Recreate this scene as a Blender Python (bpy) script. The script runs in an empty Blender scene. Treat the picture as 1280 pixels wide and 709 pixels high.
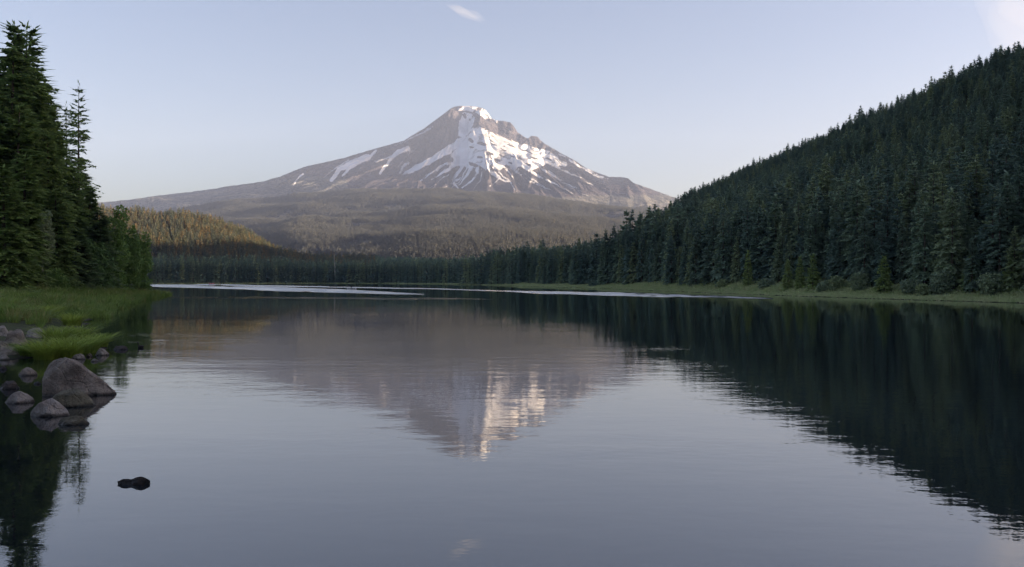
import bpy, math, random
import numpy as np
from mathutils import Vector
PI = math.pi
R = math.radians
sc = bpy.context.scene
COL = sc.collection
rng = np.random.default_rng(7)
random.seed(7)

# ------------------------------------------------------------------ camera, sky, sun, exposure
FPX = 1090.0                     # focal length in photo pixels
HZ = 351.0                       # horizon row
EYE = 4.0                        # eye height over the lake
cam_d = bpy.data.cameras.new('camera')
cam = bpy.data.objects.new('camera', cam_d); COL.objects.link(cam)
cam_d.sensor_width = 36.0; cam_d.lens = FPX / 1280 * 36.0
cam_d.clip_start = 0.3; cam_d.clip_end = 60000
cam.location = (0, 0, EYE)
cam.rotation_euler = (R(90) - math.atan((354.5 - HZ) / FPX), 0, 0)
sc.camera = cam

SUN_EL = 8.0
SUN_AZ = 89.0                    # degrees clockwise from +Y (view direction): from the right, a touch ahead
w = bpy.data.worlds.new('World'); sc.world = w; w.use_nodes = True
nt = w.node_tree
sky = nt.nodes.new('ShaderNodeTexSky'); sky.sky_type = 'NISHITA'
sky.sun_disc = False; sky.sun_elevation = R(SUN_EL); sky.sun_rotation = R(SUN_AZ)
sky.altitude = 1100; sky.air_density = 1.0; sky.dust_density = 6.0; sky.ozone_density = 0.5
bg = nt.nodes['Background']; bg.inputs['Strength'].default_value = 0.0665
tint = nt.nodes.new('ShaderNodeMix'); tint.data_type = 'RGBA'; tint.blend_type = 'MULTIPLY'; tint.inputs[0].default_value = 1.0
tint.inputs[7].default_value = (0.97, 0.935, 1.115, 1)          # the photograph's cool white balance
nt.links.new(sky.outputs[0], tint.inputs[6]); nt.links.new(tint.outputs[2], bg.inputs['Color'])

sun_d = bpy.data.lights.new('sun', 'SUN'); sun_d.energy = 5.0; sun_d.angle = R(0.5)
sun_d.color = (1.0, 0.77, 0.51)
sun = bpy.data.objects.new('sun', sun_d); COL.objects.link(sun)
sv = Vector((math.sin(R(SUN_AZ)) * math.cos(R(SUN_EL)), math.cos(R(SUN_AZ)) * math.cos(R(SUN_EL)), math.sin(R(SUN_EL))))
sun.rotation_euler = (-sv).to_track_quat('-Z', 'Y').to_euler()
sun.location = (0, 0, 60)

sc.view_settings.view_transform = 'Standard'; sc.view_settings.look = 'None'
sc.view_settings.gamma = 1.0; sc.view_settings.use_curve_mapping = False
sc.view_settings.exposure = 2.06
sc.cycles.use_denoising = True
sc.cycles.max_bounces = 6; sc.cycles.diffuse_bounces = 4; sc.cycles.glossy_bounces = 3
sc.cycles.transparent_max_bounces = 8; sc.cycles.volume_bounces = 0

# ------------------------------------------------------------------ helpers
def hash2(ix, iy, s):
    h = (ix.astype(np.int64) * 374761393 + iy.astype(np.int64) * 668265263 + s * 974634777) & 0xFFFFFFFF
    h = ((h ^ (h >> 13)) * 1274126177) & 0xFFFFFFFF
    h = (h ^ (h >> 16)) & 0xFFFFFFFF
    return h / 4294967295.0
def vnoise(x, y, s=0):
    x = np.asarray(x, float); y = np.asarray(y, float)
    ix = np.floor(x); iy = np.floor(y); fx = x - ix; fy = y - iy
    fx = fx * fx * (3 - 2 * fx); fy = fy * fy * (3 - 2 * fy)
    a = hash2(ix, iy, s); b = hash2(ix + 1, iy, s); c = hash2(ix, iy + 1, s); d = hash2(ix + 1, iy + 1, s)
    return (a + (b - a) * fx) * (1 - fy) + (c + (d - c) * fx) * fy - 0.5
def fbm(x, y, oct=4, s=0, g=0.5):
    t = 0; a = 1.0
    for o in range(oct):
        t = t + a * vnoise(np.asarray(x) * 2 ** o, np.asarray(y) * 2 ** o, s + o * 17); a *= g
    return t
def sstep(a, b, x):
    t = np.clip((x - a) / (b - a), 0, 1); return t * t * (3 - 2 * t)

def tag(o, label=None, cat=None, group=None, kind=None):
    if label: o['label'] = label
    if cat: o['category'] = cat
    if group: o['group'] = group
    if kind: o['kind'] = kind
    return o
def link(o, parent=None):
    COL.objects.link(o)
    if parent: o.parent = parent
    return o
def empty(name, loc=(0, 0, 0), rz=0, s=1):
    o = bpy.data.objects.new(name, None); o.location = loc; o.rotation_euler = (0, 0, rz); o.scale = (s, s, s)
    o.empty_display_size = 0.2
    return link(o)
def mesh_np(name, V, F, mat, smooth=False):
    """V (n,3); F: list of arrays of shape (m,k), each array one face size"""
    V = np.asarray(V, np.float32)
    if not isinstance(F, list): F = [F]
    F = [np.asarray(f, np.int32) for f in F if len(f)]
    me = bpy.data.meshes.new(name)
    me.vertices.add(len(V)); me.vertices.foreach_set('co', V.ravel())
    loops = np.concatenate([f.ravel() for f in F]); tot = np.concatenate([np.full(len(f), f.shape[1], np.int32) for f in F])
    st = np.concatenate([[0], np.cumsum(tot)[:-1]]).astype(np.int32)
    me.loops.add(len(loops)); me.loops.foreach_set('vertex_index', loops)
    me.polygons.add(len(tot)); me.polygons.foreach_set('loop_start', st); me.polygons.foreach_set('loop_total', tot)
    if smooth: me.polygons.foreach_set('use_smooth', np.ones(len(tot), bool))
    me.update(calc_edges=True); me.validate()
    if mat: me.materials.append(mat)
    return me
def grid_faces(n, m):
    i = np.arange(n - 1)[:, None] * m + np.arange(m - 1)[None, :]
    return np.stack([i, i + 1, i + m + 1, i + m], -1).reshape(-1, 4)
def attr(me, name, arr):
    a = me.attributes.new(name, 'FLOAT', 'POINT'); a.data.foreach_set('value', np.asarray(arr, np.float32).ravel())

class Mat:
    def __init__(s, name):
        s.m = bpy.data.materials.new(name); s.m.use_nodes = True; s.nt = s.m.node_tree
        s.b = s.nt.nodes['Principled BSDF']; s.out = s.nt.nodes['Material Output']
    def n(s, t, **kw):
        nd = s.nt.nodes.new(t)
        for k, v in kw.items():
            if k.startswith('_'): setattr(nd, k[1:], v)
            else: s.set(nd, k, v)
        return nd
    def set(s, nd, k, v):
        key = int(k[1:]) if k[0] == 'i' and k[1:].isdigit() else k
        if isinstance(v, bpy.types.NodeSocket): s.nt.links.new(v, nd.inputs[key])
        else: nd.inputs[key].default_value = v
    def math(s, op, a, b=0.5, clamp=False):
        nd = s.nt.nodes.new('ShaderNodeMath'); nd.operation = op; nd.use_clamp = clamp
        s.set(nd, 'i0', a); s.set(nd, 'i1', b); return nd.outputs[0]
    def mix(s, fac, a, b):
        nd = s.nt.nodes.new('ShaderNodeMix'); nd.data_type = 'RGBA'
        s.set(nd, 'i0', fac)
        for i, v in ((6, a), (7, b)):
            if isinstance(v, bpy.types.NodeSocket): s.nt.links.new(v, nd.inputs[i])
            else: nd.inputs[i].default_value = (*v, 1)
        return nd.outputs[2]
    def noise(s, vec, scale, detail=4, rough=0.55):
        nd = s.n('ShaderNodeTexNoise'); nd.inputs['Scale'].default_value = scale; nd.inputs['Detail'].default_value = detail
        nd.inputs['Roughness'].default_value = rough
        if vec is not None: s.nt.links.new(vec, nd.inputs['Vector'])
        return nd.outputs['Fac']
    def ramp(s, fac, a, b):
        nd = s.n('ShaderNodeMapRange'); nd.interpolation_type = 'SMOOTHSTEP'
        s.set(nd, 'i0', fac); nd.inputs[1].default_value = a; nd.inputs[2].default_value = b
        return nd.outputs[0]
    def attr(s, name):
        nd = s.n('ShaderNodeAttribute'); nd.attribute_name = name; return nd.outputs['Fac']
    def obj(s): return s.n('ShaderNodeTexCoord').outputs['Object']
    def pos(s): return s.n('ShaderNodeNewGeometry').outputs['Position']
    def rnd(s): return s.n('ShaderNodeObjectInfo').outputs['Random']
    def col(s, c):
        if isinstance(c, bpy.types.NodeSocket): s.nt.links.new(c, s.b.inputs['Base Color'])
        else: s.b.inputs['Base Color'].default_value = (*c, 1)
    def bump(s, h, dist, strength=1.0):
        nd = s.n('ShaderNodeBump'); s.set(nd, 'Height', h); nd.inputs['Distance'].default_value = dist
        s.set(nd, 'Strength', strength); s.nt.links.new(nd.outputs[0], s.b.inputs['Normal'])
    def rough(s, r, spec=0.3):
        s.set(s.b, 'Roughness', r); s.b.inputs['Specular IOR Level'].default_value = spec

# ------------------------------------------------------------------ materials
def foliage_mat(name, cols, nscale=0.35, spec=0.2, trans=0.38):
    """colour varies from tree to tree and from bough to bough"""
    m = Mat(name); r = m.rnd()
    c = m.mix(m.ramp(r, 0.0, 0.5), cols[0], cols[1]); c = m.mix(m.ramp(r, 0.55, 1.0), c, cols[2])
    nz = m.noise(m.obj(), nscale, 5, 0.7)
    c2 = m.n('ShaderNodeHueSaturation'); m.set(c2, 'Color', c)
    m.set(c2, 'Value', m.math('ADD', m.math('MULTIPLY', nz, 1.6), 0.2))
    m.set(c2, 'Hue', m.math('ADD', m.math('MULTIPLY', m.noise(m.obj(), nscale * 2.7, 2), 0.05), 0.475))
    m.col(c2.outputs[0]); m.rough(0.6, spec)
    if trans:
        tr = m.n('ShaderNodeBsdfTranslucent'); m.set(tr, 'Color', c2.outputs[0])
        mx = m.n('ShaderNodeMixShader'); mx.inputs[0].default_value = trans
        m.nt.links.new(m.b.outputs[0], mx.inputs[1]); m.nt.links.new(tr.outputs[0], mx.inputs[2])
        m.nt.links.new(mx.outputs[0], m.out.inputs[0])
    return m.m
M_near = foliage_mat('fir_needles', [(0.18, 0.26, 0.085), (0.215, 0.30, 0.09), (0.145, 0.215, 0.095)], 0.5)
M_dark = foliage_mat('forest_needles', [(0.25, 0.33, 0.215), (0.165, 0.24, 0.19), (0.33, 0.39, 0.215)], 0.4)
M_far = foliage_mat('sunlit_far_needles', [(0.235, 0.235, 0.135), (0.15, 0.185, 0.145), (0.33, 0.245, 0.115)], 0.25)  # golden sunlight of the left hill is mixed into these needle colours
M_pale = foliage_mat('young_needles', [(0.30, 0.38, 0.14), (0.34, 0.40, 0.15), (0.28, 0.36, 0.16)], 0.5)
M_leaf = foliage_mat('alder_leaves', [(0.16, 0.26, 0.075), (0.19, 0.30, 0.08), (0.135, 0.23, 0.085)], 0.6)
M_shrub = foliage_mat('shrub_leaves', [(0.24, 0.30, 0.17), (0.21, 0.265, 0.165), (0.26, 0.31, 0.15)], 0.8)
M_grass = foliage_mat('sedge_blades', [(0.14, 0.23, 0.05), (0.20, 0.29, 0.06), (0.30, 0.29, 0.11)], 1.5, 0.25, 0.3)
M_clump = foliage_mat('clump_blades', [(0.27, 0.37, 0.06), (0.32, 0.40, 0.07), (0.22, 0.33, 0.06)], 1.5, 0.25, 0.35)
M_foot = foliage_mat('hazed_foothill_needles', [(0.185, 0.19, 0.170), (0.17, 0.18, 0.168), (0.20, 0.20, 0.170)], 0.25)  # pale grey green: low valley haze is put into the colour
M_meadow = foliage_mat('meadow_grass', [(0.42, 0.48, 0.22), (0.48, 0.50, 0.27), (0.35, 0.44, 0.19)], 1.0, 0.25, 0.3)

m = Mat('bark'); p = m.obj()
m.col(m.mix(m.noise(p, 3, 5), (0.06, 0.045, 0.035), (0.15, 0.12, 0.10))); m.rough(0.9, 0.1); m.bump(m.noise(p, 8, 4), 0.03)
M_bark = m.m
m = Mat('pale_bark'); p = m.obj()
m.col(m.mix(m.noise(p, 2, 5), (0.26, 0.245, 0.21), (0.44, 0.42, 0.36))); m.rough(0.85, 0.1)
M_snag = m.m

m = Mat('ground_soil'); p = m.pos()
g1 = m.noise(p, 0.05, 6); g2 = m.noise(p, 0.9, 4)
c = m.mix(m.ramp(g1, 0.35, 0.65), (0.035, 0.045, 0.02), (0.055, 0.062, 0.025))
c = m.mix(m.ramp(g2, 0.5, 0.8), c, (0.06, 0.05, 0.035))
c = m.mix(m.attr('meadow'), c, m.mix(m.ramp(g2, 0.3, 0.7), (0.19, 0.235, 0.085), (0.25, 0.27, 0.12)))
c = m.mix(m.attr('mud'), c, m.mix(g2, (0.020, 0.017, 0.012), (0.036, 0.031, 0.022)))
m.col(c); m.rough(0.95, 0.1); m.bump(g2, 0.12)
M_ground = m.m

# the lake: calm mirror with fine ripples; wind-ruffled lanes where the attribute says so
m = Mat('lake_water'); p = m.pos()
m.col((0.010, 0.014, 0.018)); m.b.inputs['IOR'].default_value = 2.1
m.b.inputs['Specular IOR Level'].default_value = 0.5
def wmap(sx, sy):
    mp = m.n('ShaderNodeMapping'); m.nt.links.new(p, mp.inputs['Vector']); mp.inputs['Scale'].default_value = (sx, sy, 1)
    mp.inputs['Rotation'].default_value = (0, 0, R(6)); return mp.outputs[0]
h1 = m.noise(wmap(2.3, 3.3), 1.0, 3, 0.5)
h2 = m.noise(wmap(0.5, 0.9), 1.0, 2, 0.5)
h3 = m.noise(wmap(3.0, 9.0), 1.0, 1, 0.5)
gust = m.math('ADD', m.math('MULTIPLY', m.ramp(m.noise(wmap(0.035, 0.09), 1.0, 4), 0.32, 0.68), 1.1), 0.3)
ht = m.math('ADD', m.math('ADD', m.math('MULTIPLY', h1, 0.0018), m.math('MULTIPLY', h2, 0.0045)), m.math('MULTIPLY', h3, 0.00030))
ht = m.math('MULTIPLY', ht, gust)
rip = m.attr('ripple'); ruf = m.attr('ruffle')
hr = m.noise(wmap(1.2, 2.2), 1.0, 2, 0.5)
ht = m.math('MULTIPLY', ht, m.math('ADD', 1.0, m.math('MULTIPLY', rip, 3.0)))
hw = m.noise(wmap(0.9, 2.0), 1.0, 2, 0.5)
ht = m.math('ADD', ht, m.math('MULTIPLY', m.math('MULTIPLY', hw, ruf), 0.05))
bn = m.n('ShaderNodeBump', Height=ht); bn.inputs['Distance'].default_value = 1.0
tl_ = m.n('ShaderNodeCombineXYZ'); m.set(tl_, 'Y', m.math('MULTIPLY', ruf, m.math('SUBTRACT', m.math('MULTIPLY', hw, -0.12), 0.085)))   # wind wavelets: long faces lean one way
va = m.n('ShaderNodeVectorMath', _operation='ADD'); m.nt.links.new(bn.outputs[0], va.inputs[0]); m.nt.links.new(tl_.outputs[0], va.inputs[1])
vn = m.n('ShaderNodeVectorMath', _operation='NORMALIZE'); m.nt.links.new(va.outputs[0], vn.inputs[0]); m.nt.links.new(vn.outputs[0], m.b.inputs['Normal'])
m.set(m.b, 'Roughness', m.math('MULTIPLY', ruf, 0.16))
M_water = m.m

# mountain: rock, timbered foot, snow by an attribute traced on the slopes
m = Mat('mountain_rock'); p = m.pos()
n1 = m.noise(p, 0.004, 7, 0.6); n2 = m.noise(p, 0.02, 5, 0.65); n3 = m.noise(p, 0.022, 5, 0.75)
rock = m.mix(m.ramp(n1, 0.35, 0.65), (0.080, 0.075, 0.095), (0.155, 0.135, 0.148))
rock = m.mix(m.ramp(n2, 0.4, 0.75), rock, (0.045, 0.043, 0.050))
wood = m.mix(m.ramp(n1, 0.38, 0.62), (0.13, 0.135, 0.14), (0.24, 0.23, 0.215))  # foothill timber lightened to bluish grey, low haze in the colour
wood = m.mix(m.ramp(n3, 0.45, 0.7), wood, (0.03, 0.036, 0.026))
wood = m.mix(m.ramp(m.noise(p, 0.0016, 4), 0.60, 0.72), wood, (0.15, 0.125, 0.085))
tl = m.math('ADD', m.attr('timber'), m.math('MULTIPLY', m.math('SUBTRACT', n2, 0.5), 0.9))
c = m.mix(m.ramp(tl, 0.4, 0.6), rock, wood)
sn = m.math('ADD', m.attr('snow'), m.math('MULTIPLY', m.math('SUBTRACT', n3, 0.5), 0.75))
c = m.mix(m.ramp(sn, 0.34, 0.76), c, m.mix(m.ramp(n1, 0.3, 0.7), (0.80, 0.795, 0.80), (0.66, 0.65, 0.65)))
m.col(c); m.rough(0.95, 0.05)
m.bump(m.math('ADD', m.math('MULTIPLY', n2, 1.0), m.math('MULTIPLY', n3, 0.6)), 95.0, m.math('SUBTRACT', 1.0, m.math('MULTIPLY', m.ramp(sn, 0.34, 0.76), 0.6)))
M_mount = m.m

def rock_mat(name, lo, hi, wet=0.0):
    m = Mat(name); p = m.obj()
    a = m.noise(p, 1.6, 6, 0.65); b = m.noise(p, 9, 4, 0.7)
    c = m.mix(m.ramp(a, 0.32, 0.68), lo, hi)
    c = m.mix(m.ramp(b, 0.58, 0.75), c, tuple(v * 0.45 for v in lo))
    c = m.mix(m.ramp(m.noise(p, 3.3, 3), 0.62, 0.74), c, (hi[0] * 1.25, hi[1] * 1.22, hi[2] * 1.15))
    z = m.n('ShaderNodeSeparateXYZ'); m.nt.links.new(m.pos(), z.inputs[0])
    wetz = m.math('ADD', z.outputs[2], m.math('MULTIPLY', m.math('SUBTRACT', a, 0.5), 0.12))
    dry = m.ramp(wetz, 0.02, 0.14)
    c = m.mix(dry, tuple(v * 0.28 for v in lo), c)
    m.col(c); m.set(m.b, 'Roughness', m.math('ADD', 0.35, m.math('MULTIPLY', dry, 0.5))); m.b.inputs['Specular IOR Level'].default_value = 0.35
    vo = m.n('ShaderNodeTexVoronoi', _feature='DISTANCE_TO_EDGE'); vo.inputs['Scale'].default_value = 0.9; m.nt.links.new(p, vo.inputs['Vector'])
    crack = m.ramp(vo.outputs['Distance'], 0.0, 0.035)
    m.bump(m.math('ADD', m.math('ADD', a, m.math('MULTIPLY', b, 0.4)), m.math('MULTIPLY', crack, 0.10)), 0.34)
    return m.m
M_rock = rock_mat('granite', (0.18, 0.145, 0.115), (0.42, 0.36, 0.30))
M_rockpale = rock_mat('pale_granite', (0.27, 0.23, 0.195), (0.48, 0.43, 0.385))
M_rockmoss = rock_mat('mossy_granite', (0.10, 0.090, 0.058), (0.22, 0.20, 0.14))
M_rockdark = rock_mat('dark_stone', (0.05, 0.042, 0.038), (0.12, 0.10, 0.09))

# ------------------------------------------------------------------ lake outline and land heights
def PX(x, Y): return (x - 640) / FPX * Y
far_sh = [(160, 1150), (300, 1250), (400, 1300), (480, 1250), (560, 1000), (600, 820), (640, 680), (680, 580), (720, 490), (760, 420),
          (800, 365), (860, 305), (920, 262), (1000, 222), (1100, 190), (1200, 168), (1280, 153)]
LAKE = [(108, 0), (60, 2), (0, 3), (-16, 4), (-27, 14), (-29.5, 26), (-26, 40), (-24.8, 46), (-23.6, 51), (-28, 59), (-37, 76), (-47, 98), (-55, 118), (-71, 161),
        (-92, 226), (-101, 254), (-112, 266), (-150, 282), (-260, 420), (-420, 700), (-560, 900), (-600, 1080)] + [(PX(x, Y), Y) for x, Y in far_sh] + [(96, 120), (104, 60)]
LK = np.array(LAKE, float)
def lake_dist(X, Y):
    """signed distance to the shore: land positive, water negative"""
    X = np.asarray(X, float); Y = np.asarray(Y, float)
    d = np.full(X.shape, 1e9); ins = np.zeros(X.shape, bool); n = len(LK)
    for i in range(n):
        ax, ay = LK[i]; bx, by = LK[(i + 1) % n]
        ex, ey = bx - ax, by - ay
        t = np.clip(((X - ax) * ex + (Y - ay) * ey) / (ex * ex + ey * ey), 0, 1)
        d = np.minimum(d, (X - ax - t * ex) ** 2 + (Y - ay - t * ey) ** 2)
        if by != ay:
            c = ((ay > Y) != (by > Y)) & (X < ex * (Y - ay) / ey + ax); ins ^= c
    d = np.sqrt(d); wob = fbm(X / 6, Y / 6, 3, 5) * 1.4 * np.clip(np.hypot(X, Y) / 120, 0.35, 4)
    return np.where(ins, -d, d) + wob
def tab(th, pts):
    a = np.array(pts, float); return np.interp(th, a[:, 0], a[:, 1])
def ath(x): return math.degrees(math.atan((x - 640) / FPX))
# right hillside: foot radius, crest radius, crest height by bearing
crest_px = [(720, 700, 4), (760, 720, 10), (800, 780, 29), (860, 820, 68), (900, 820, 82), (950, 800, 97), (1000, 690, 97), (1060, 610, 101), (1120, 550, 103),
            (1180, 490, 103), (1240, 435, 101), (1280, 400, 98), (1350, 370, 104)]
RC = [(ath(x), Y / math.cos(R(ath(x)))) for x, Y, z in crest_px] + [(40, 470), (60, 440), (90, 440), (120, 440), (150, 460), (180, 500)]
ZC = [(-2, 0), (2, 2)] + [(ath(x), z) for x, Y, z in crest_px] + [(40, 125), (60, 145), (90, 152), (120, 140), (150, 90), (172, 10), (180, 0)]
RS = [(ath(x), Y / math.cos(R(ath(x)))) for x, Y in far_sh] + [(38, 153), (60, 115), (90, 108), (120, 120), (180, 130)]
LH = [(-75, 0, 600, 1100), (-55, 60, 600, 1300), (-33, 112, 900, 1500), (ath(80), 112, 1250, 1760), (ath(150), 106, 1270, 1800), (ath(180), 109, 1265, 1850), (ath(230), 108, 1290, 1850), (ath(260), 100, 1300, 1850),
      (ath(290), 86, 1310, 1820), (ath(310), 74, 1310, 1800), (ath(330), 54, 1320, 1780), (ath(345), 40, 1330, 1760), (ath(380), 26, 1340, 1800), (ath(480), 20, 1290, 1800), (ath(560), 15, 1100, 1700), (ath(640), 8, 800, 1500), (ath(720), 0, 700, 1500)]
LHZ = [(a, z) for a, z, r0, r1 in LH]; LH0 = [(a, r0) for a, z, r0, r1 in LH]; LH1 = [(a, r1) for a, z, r0, r1 in LH]
def land(X, Y, d=None):
    X = np.asarray(X, float); Y = np.asarray(Y, float)
    if d is None: d = lake_dist(X, Y)
    th = np.degrees(np.arctan2(X, Y)); r = np.hypot(X, Y)
    z = np.where(d < 0, np.maximum(d * 0.22, -3.5), 0.02 + 0.05 * np.clip(d, 0, 6) + 0.022 * np.clip(d - 6, 0, 60))
    # right hill
    rs = tab(th, RS) + 16; rc = tab(th, RC); zc = tab(th, ZC) * (th > -2)
    t = (r - rs) / np.maximum(rc - rs, 30)
    prof = np.where(t < 1, np.clip(t, 0, 1) ** 1.12, np.clip(r / rc, 1, 2.1) * 0.985 - 0.35 * np.clip(r / rc - 2.1, 0, 2.4))  # unseen ground past the crest keeps rising, shaped to shade the left hill
    und = 1 + 0.06 * fbm(X / 90, Y / 90, 4, 31)
    hill = zc * prof * und
    # left hill
    l0 = tab(th, LH0); l1 = tab(th, LH1); lz = tab(th, LHZ) * (th < 5)
    t2 = (r - l0) / np.maximum(l1 - l0, 50)
    prof2 = np.where(t2 < 1, sstep(0, 1.25, t2) / sstep(0, 1.25, np.array(1.0)), 1 - 0.25 * np.clip(t2 - 1, 0, 3))
    hill2 = lz * np.clip(prof2, 0, 1) * (1 + 0.10 * fbm(X / 160, Y / 160, 4, 37))
    z = z + np.where(d > 0, np.maximum(hill, hill2), 0) + np.where(d > 0, 0.25 * fbm(X / 9, Y / 9, 3, 3) * np.clip(d / 6, 0, 1), 0)
    z = z + np.where((d > 0) & (X < -15) & (Y < 420), 0.058 * np.clip(d - 4, 0, 42) * sstep(20, 60, Y), 0)
    # the dam bank the camera stands on
    bank = 2.35 * sstep(4.5, -0.5, Y) * sstep(-60, -20, X) * sstep(140, 90, X)
    return np.where(d > -2, np.maximum(z, np.where(d > 0, bank, z)), z)

ths = np.concatenate([np.arange(-180, -34, 3.0), np.arange(-34, 34, 0.16), np.arange(34, 181, 3.0)])
rr = np.concatenate([[0.0], np.geomspace(2.0, 40, 40), np.geomspace(41, 2900, 300)])
TH, RRm = np.meshgrid(np.radians(ths), rr, indexing='ij')
GX = np.sin(TH) * RRm; GY = np.cos(TH) * RRm
GD = lake_dist(GX, GY)
GZ = land(GX, GY, GD)
GZ = GZ - 90 * sstep(2250, 2900, RRm) * (np.abs(np.degrees(TH)) < 40)
V = np.stack([GX, GY, GZ], -1).reshape(-1, 3)
me = mesh_np('ground', V, grid_faces(len(ths), len(rr))[:, ::-1], M_ground, True)
meadow = sstep(0.5, 2, GD) * sstep(22, 12, GD) * (GY < 1400) * (GX > -20)
attr(me, 'meadow', meadow); attr(me, 'mud', sstep(1.2, 0.2, GD))
ground = link(bpy.data.objects.new('ground', me)); tag(ground, kind='structure')

# ------------------------------------------------------------------ lake surface
wth = np.arange(-34, 34.01, 0.1)
dy = np.concatenate([np.arange(2.6, 60, 0.3), np.arange(60, 420, 2.0), [600, 900, 1600, 3000]])
wr = (EYE * FPX / dy)[::-1]
TH, RRm = np.meshgrid(np.radians(wth), wr, indexing='ij')
WX = np.tan(TH) * RRm; WY = RRm * np.ones_like(TH)
PXw = 640 + np.tan(TH) * FPX; PYw = EYE * FPX / WY       # bearing and depression stand for plan position: lanes lie across the lake
ruf = np.zeros_like(WX)
def lane(xs, tops, bots, amt, soft=0.5, seed=0):
    global ruf
    t = np.interp(PXw, xs, tops, left=1e3, right=1e3) - HZ; b = np.interp(PXw, xs, bots, left=-1e3, right=-1e3) - HZ
    wob = vnoise(PXw / 55, PYw * 0.3, seed) * 1.0
    v = sstep(-soft, soft, PYw - t + wob) * sstep(-soft, soft, b - PYw - wob) * amt * np.clip(0.9 + 1.3 * vnoise(PXw / 16, PYw * 1.3, seed + 50), 0.25, 1)
    ruf = np.maximum(ruf, v)
lane([150, 215, 275, 330, 440, 520, 640], [355.6, 355.6, 355.4, 357.0, 358.6, 360.2, 363.6], [357.0, 357.0, 357.0, 358.2, 359.6, 361, 364.2], 1, 0.4, 1)
lane([190, 240, 330, 420, 495, 530], [357.6, 357.6, 358.6, 361.2, 365.6, 367.6], [358.6, 359.8, 363.0, 365.6, 367.8, 368], 1, 0.4, 2)
lane([210, 300, 420, 560, 650], [371.2, 370.8, 371.8, 372.6, 374.6], [372.0, 373.2, 373.6, 374.6, 375.2], 0.10, 0.6, 3)
lane([640, 680, 760, 860, 930, 965], [363.6, 364.2, 365.6, 368.6, 371.0, 372.8], [364.8, 367.2, 369.8, 371.8, 373.2, 373.6], 1, 0.4, 4)
lane([430, 520, 600, 650], [359.2, 360.0, 362.4, 364], [360.0, 361.0, 363.4, 364.8], 0.7, 0.3, 5)
rip = np.zeros_like(WX)
yy = PYw + HZ
rip = np.maximum(rip, sstep(408, 420, yy) * sstep(450, 425, yy) * sstep(440, 300, PXw) * sstep(125, 150, PXw) * (0.6 + 0.9 * vnoise(PXw / 18, yy / 2.5, 9)))
rip = np.maximum(rip, sstep(425, 435, yy) * sstep(462, 446, yy) * sstep(770, 810, PXw) * sstep(905, 880, PXw) * 0.8 * (0.5 + vnoise(PXw / 9, yy / 2, 19)))
rip = np.maximum(rip, 0.35 * sstep(395, 430, yy) * sstep(600, 500, yy))
V = np.stack([WX, WY, np.zeros_like(WX)], -1).reshape(-1, 3)
F = grid_faces(len(wth), len(wr))
me = mesh_np('lake', V, F[:, ::-1], M_water, True)
attr(me, 'ruffle', np.clip(ruf, 0, 1)); attr(me, 'ripple', np.clip(rip, 0, 1.5))
lake = link(bpy.data.objects.new('lake', me)); tag(lake, 'calm dark mountain lake mirroring the snowy peak', kind='structure')

# ------------------------------------------------------------------ mountain and its timbered foothills
sil = [(-400, 330), (-100, 285), (0, 268), (100, 256), (140, 252), (170, 249), (200, 244.5), (240, 240), (270, 236), (285, 233), (300, 231.5), (330, 227), (350, 221), (380, 209), (429, 198), (466, 187), (504, 176.5), (520, 167), (530, 161), (549, 147), (556, 142), (564, 135.6),
       (568, 133.6), (575, 132.6), (590, 133), (600, 134.5), (606, 137), (611, 143), (614, 148), (620, 151), (630, 151.8), (638, 153.5), (643, 159), (647, 166), (655, 171), (660, 173.5), (664, 170), (672, 171), (676, 176), (681, 180), (699, 190.5), (717, 200), (732, 210),
       (748, 217), (762, 221.5), (776, 221.8), (785, 223), (792, 229), (805, 233.5), (837, 245), (880, 258), (960, 280), (1100, 315), (1500, 345)]
silx = np.array([s[0] for s in sil], float); sily = np.array([s[1] for s in sil], float)
fp_r = [0, 20, 47, 95, 142, 237, 332, 427, 521, 616, 711, 806, 860, 900, 930, 2500]
fp_a = [219, 213, 200, 178, 162, 138, 121, 107, 96, 85, 73, 52, 26, -12, -20, -30]
pxs = np.concatenate([np.arange(-240, 118, 6.0), np.arange(118, 880, 0.85), np.arange(880, 1180, 6.0)])
brow = np.concatenate([np.linspace(-240, -8, 14), np.linspace(-6, 300, 300), np.linspace(302, 935, 200)])
PXm, B = np.meshgrid(pxs, brow, indexing='ij')
YM = 11500 - B * 10.55
Cs = HZ - np.interp(PXm, silx, sily)
Cs = Cs + 0.5 * (fbm(PXm / 5.0, 0 * PXm, 3, 77) - 0.2) * sstep(150, 120, Cs - 60)
aeff = np.interp(-Cs, -np.array(fp_a, float), fp_r)
bb = np.where(B < 0, B * 1.4, B)
rho = np.sqrt(aeff ** 2 + bb ** 2)
A = np.interp(rho, fp_r, fp_a)
a = PXm - 585.0
sgn = np.sign(a); aa = sgn * aeff
ang = np.degrees(np.arctan2(aa, np.maximum(bb, 0.01)))         # 0 = straight at the viewer, +90 = right skyline
front = sstep(0, 14, B)
yap = HZ - A
def ridged(x, y, s): return 1 - 2 * np.abs(fbm(x, y, 3, s))
# radial gullies and buttresses
gul = ridged(ang / 7 + 0.3 * fbm(rho / 60, ang / 10, 2, 8), rho / 260, 11) - 0.62
fine = ridged(ang / 2.4 + 0.5 * fbm(rho / 40, ang / 6, 2, 9), rho / 110, 12) - 0.62
band = sstep(8, 60, rho) * sstep(480, 330, rho)
field = sstep(588, 600, PXm) * sstep(705, 680, PXm) * sstep(154, 164, yap) * sstep(216, 200, yap)
A = A + front * band * (gul * 11 + fine * 5.5) * (1 - 0.88 * field)
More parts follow.
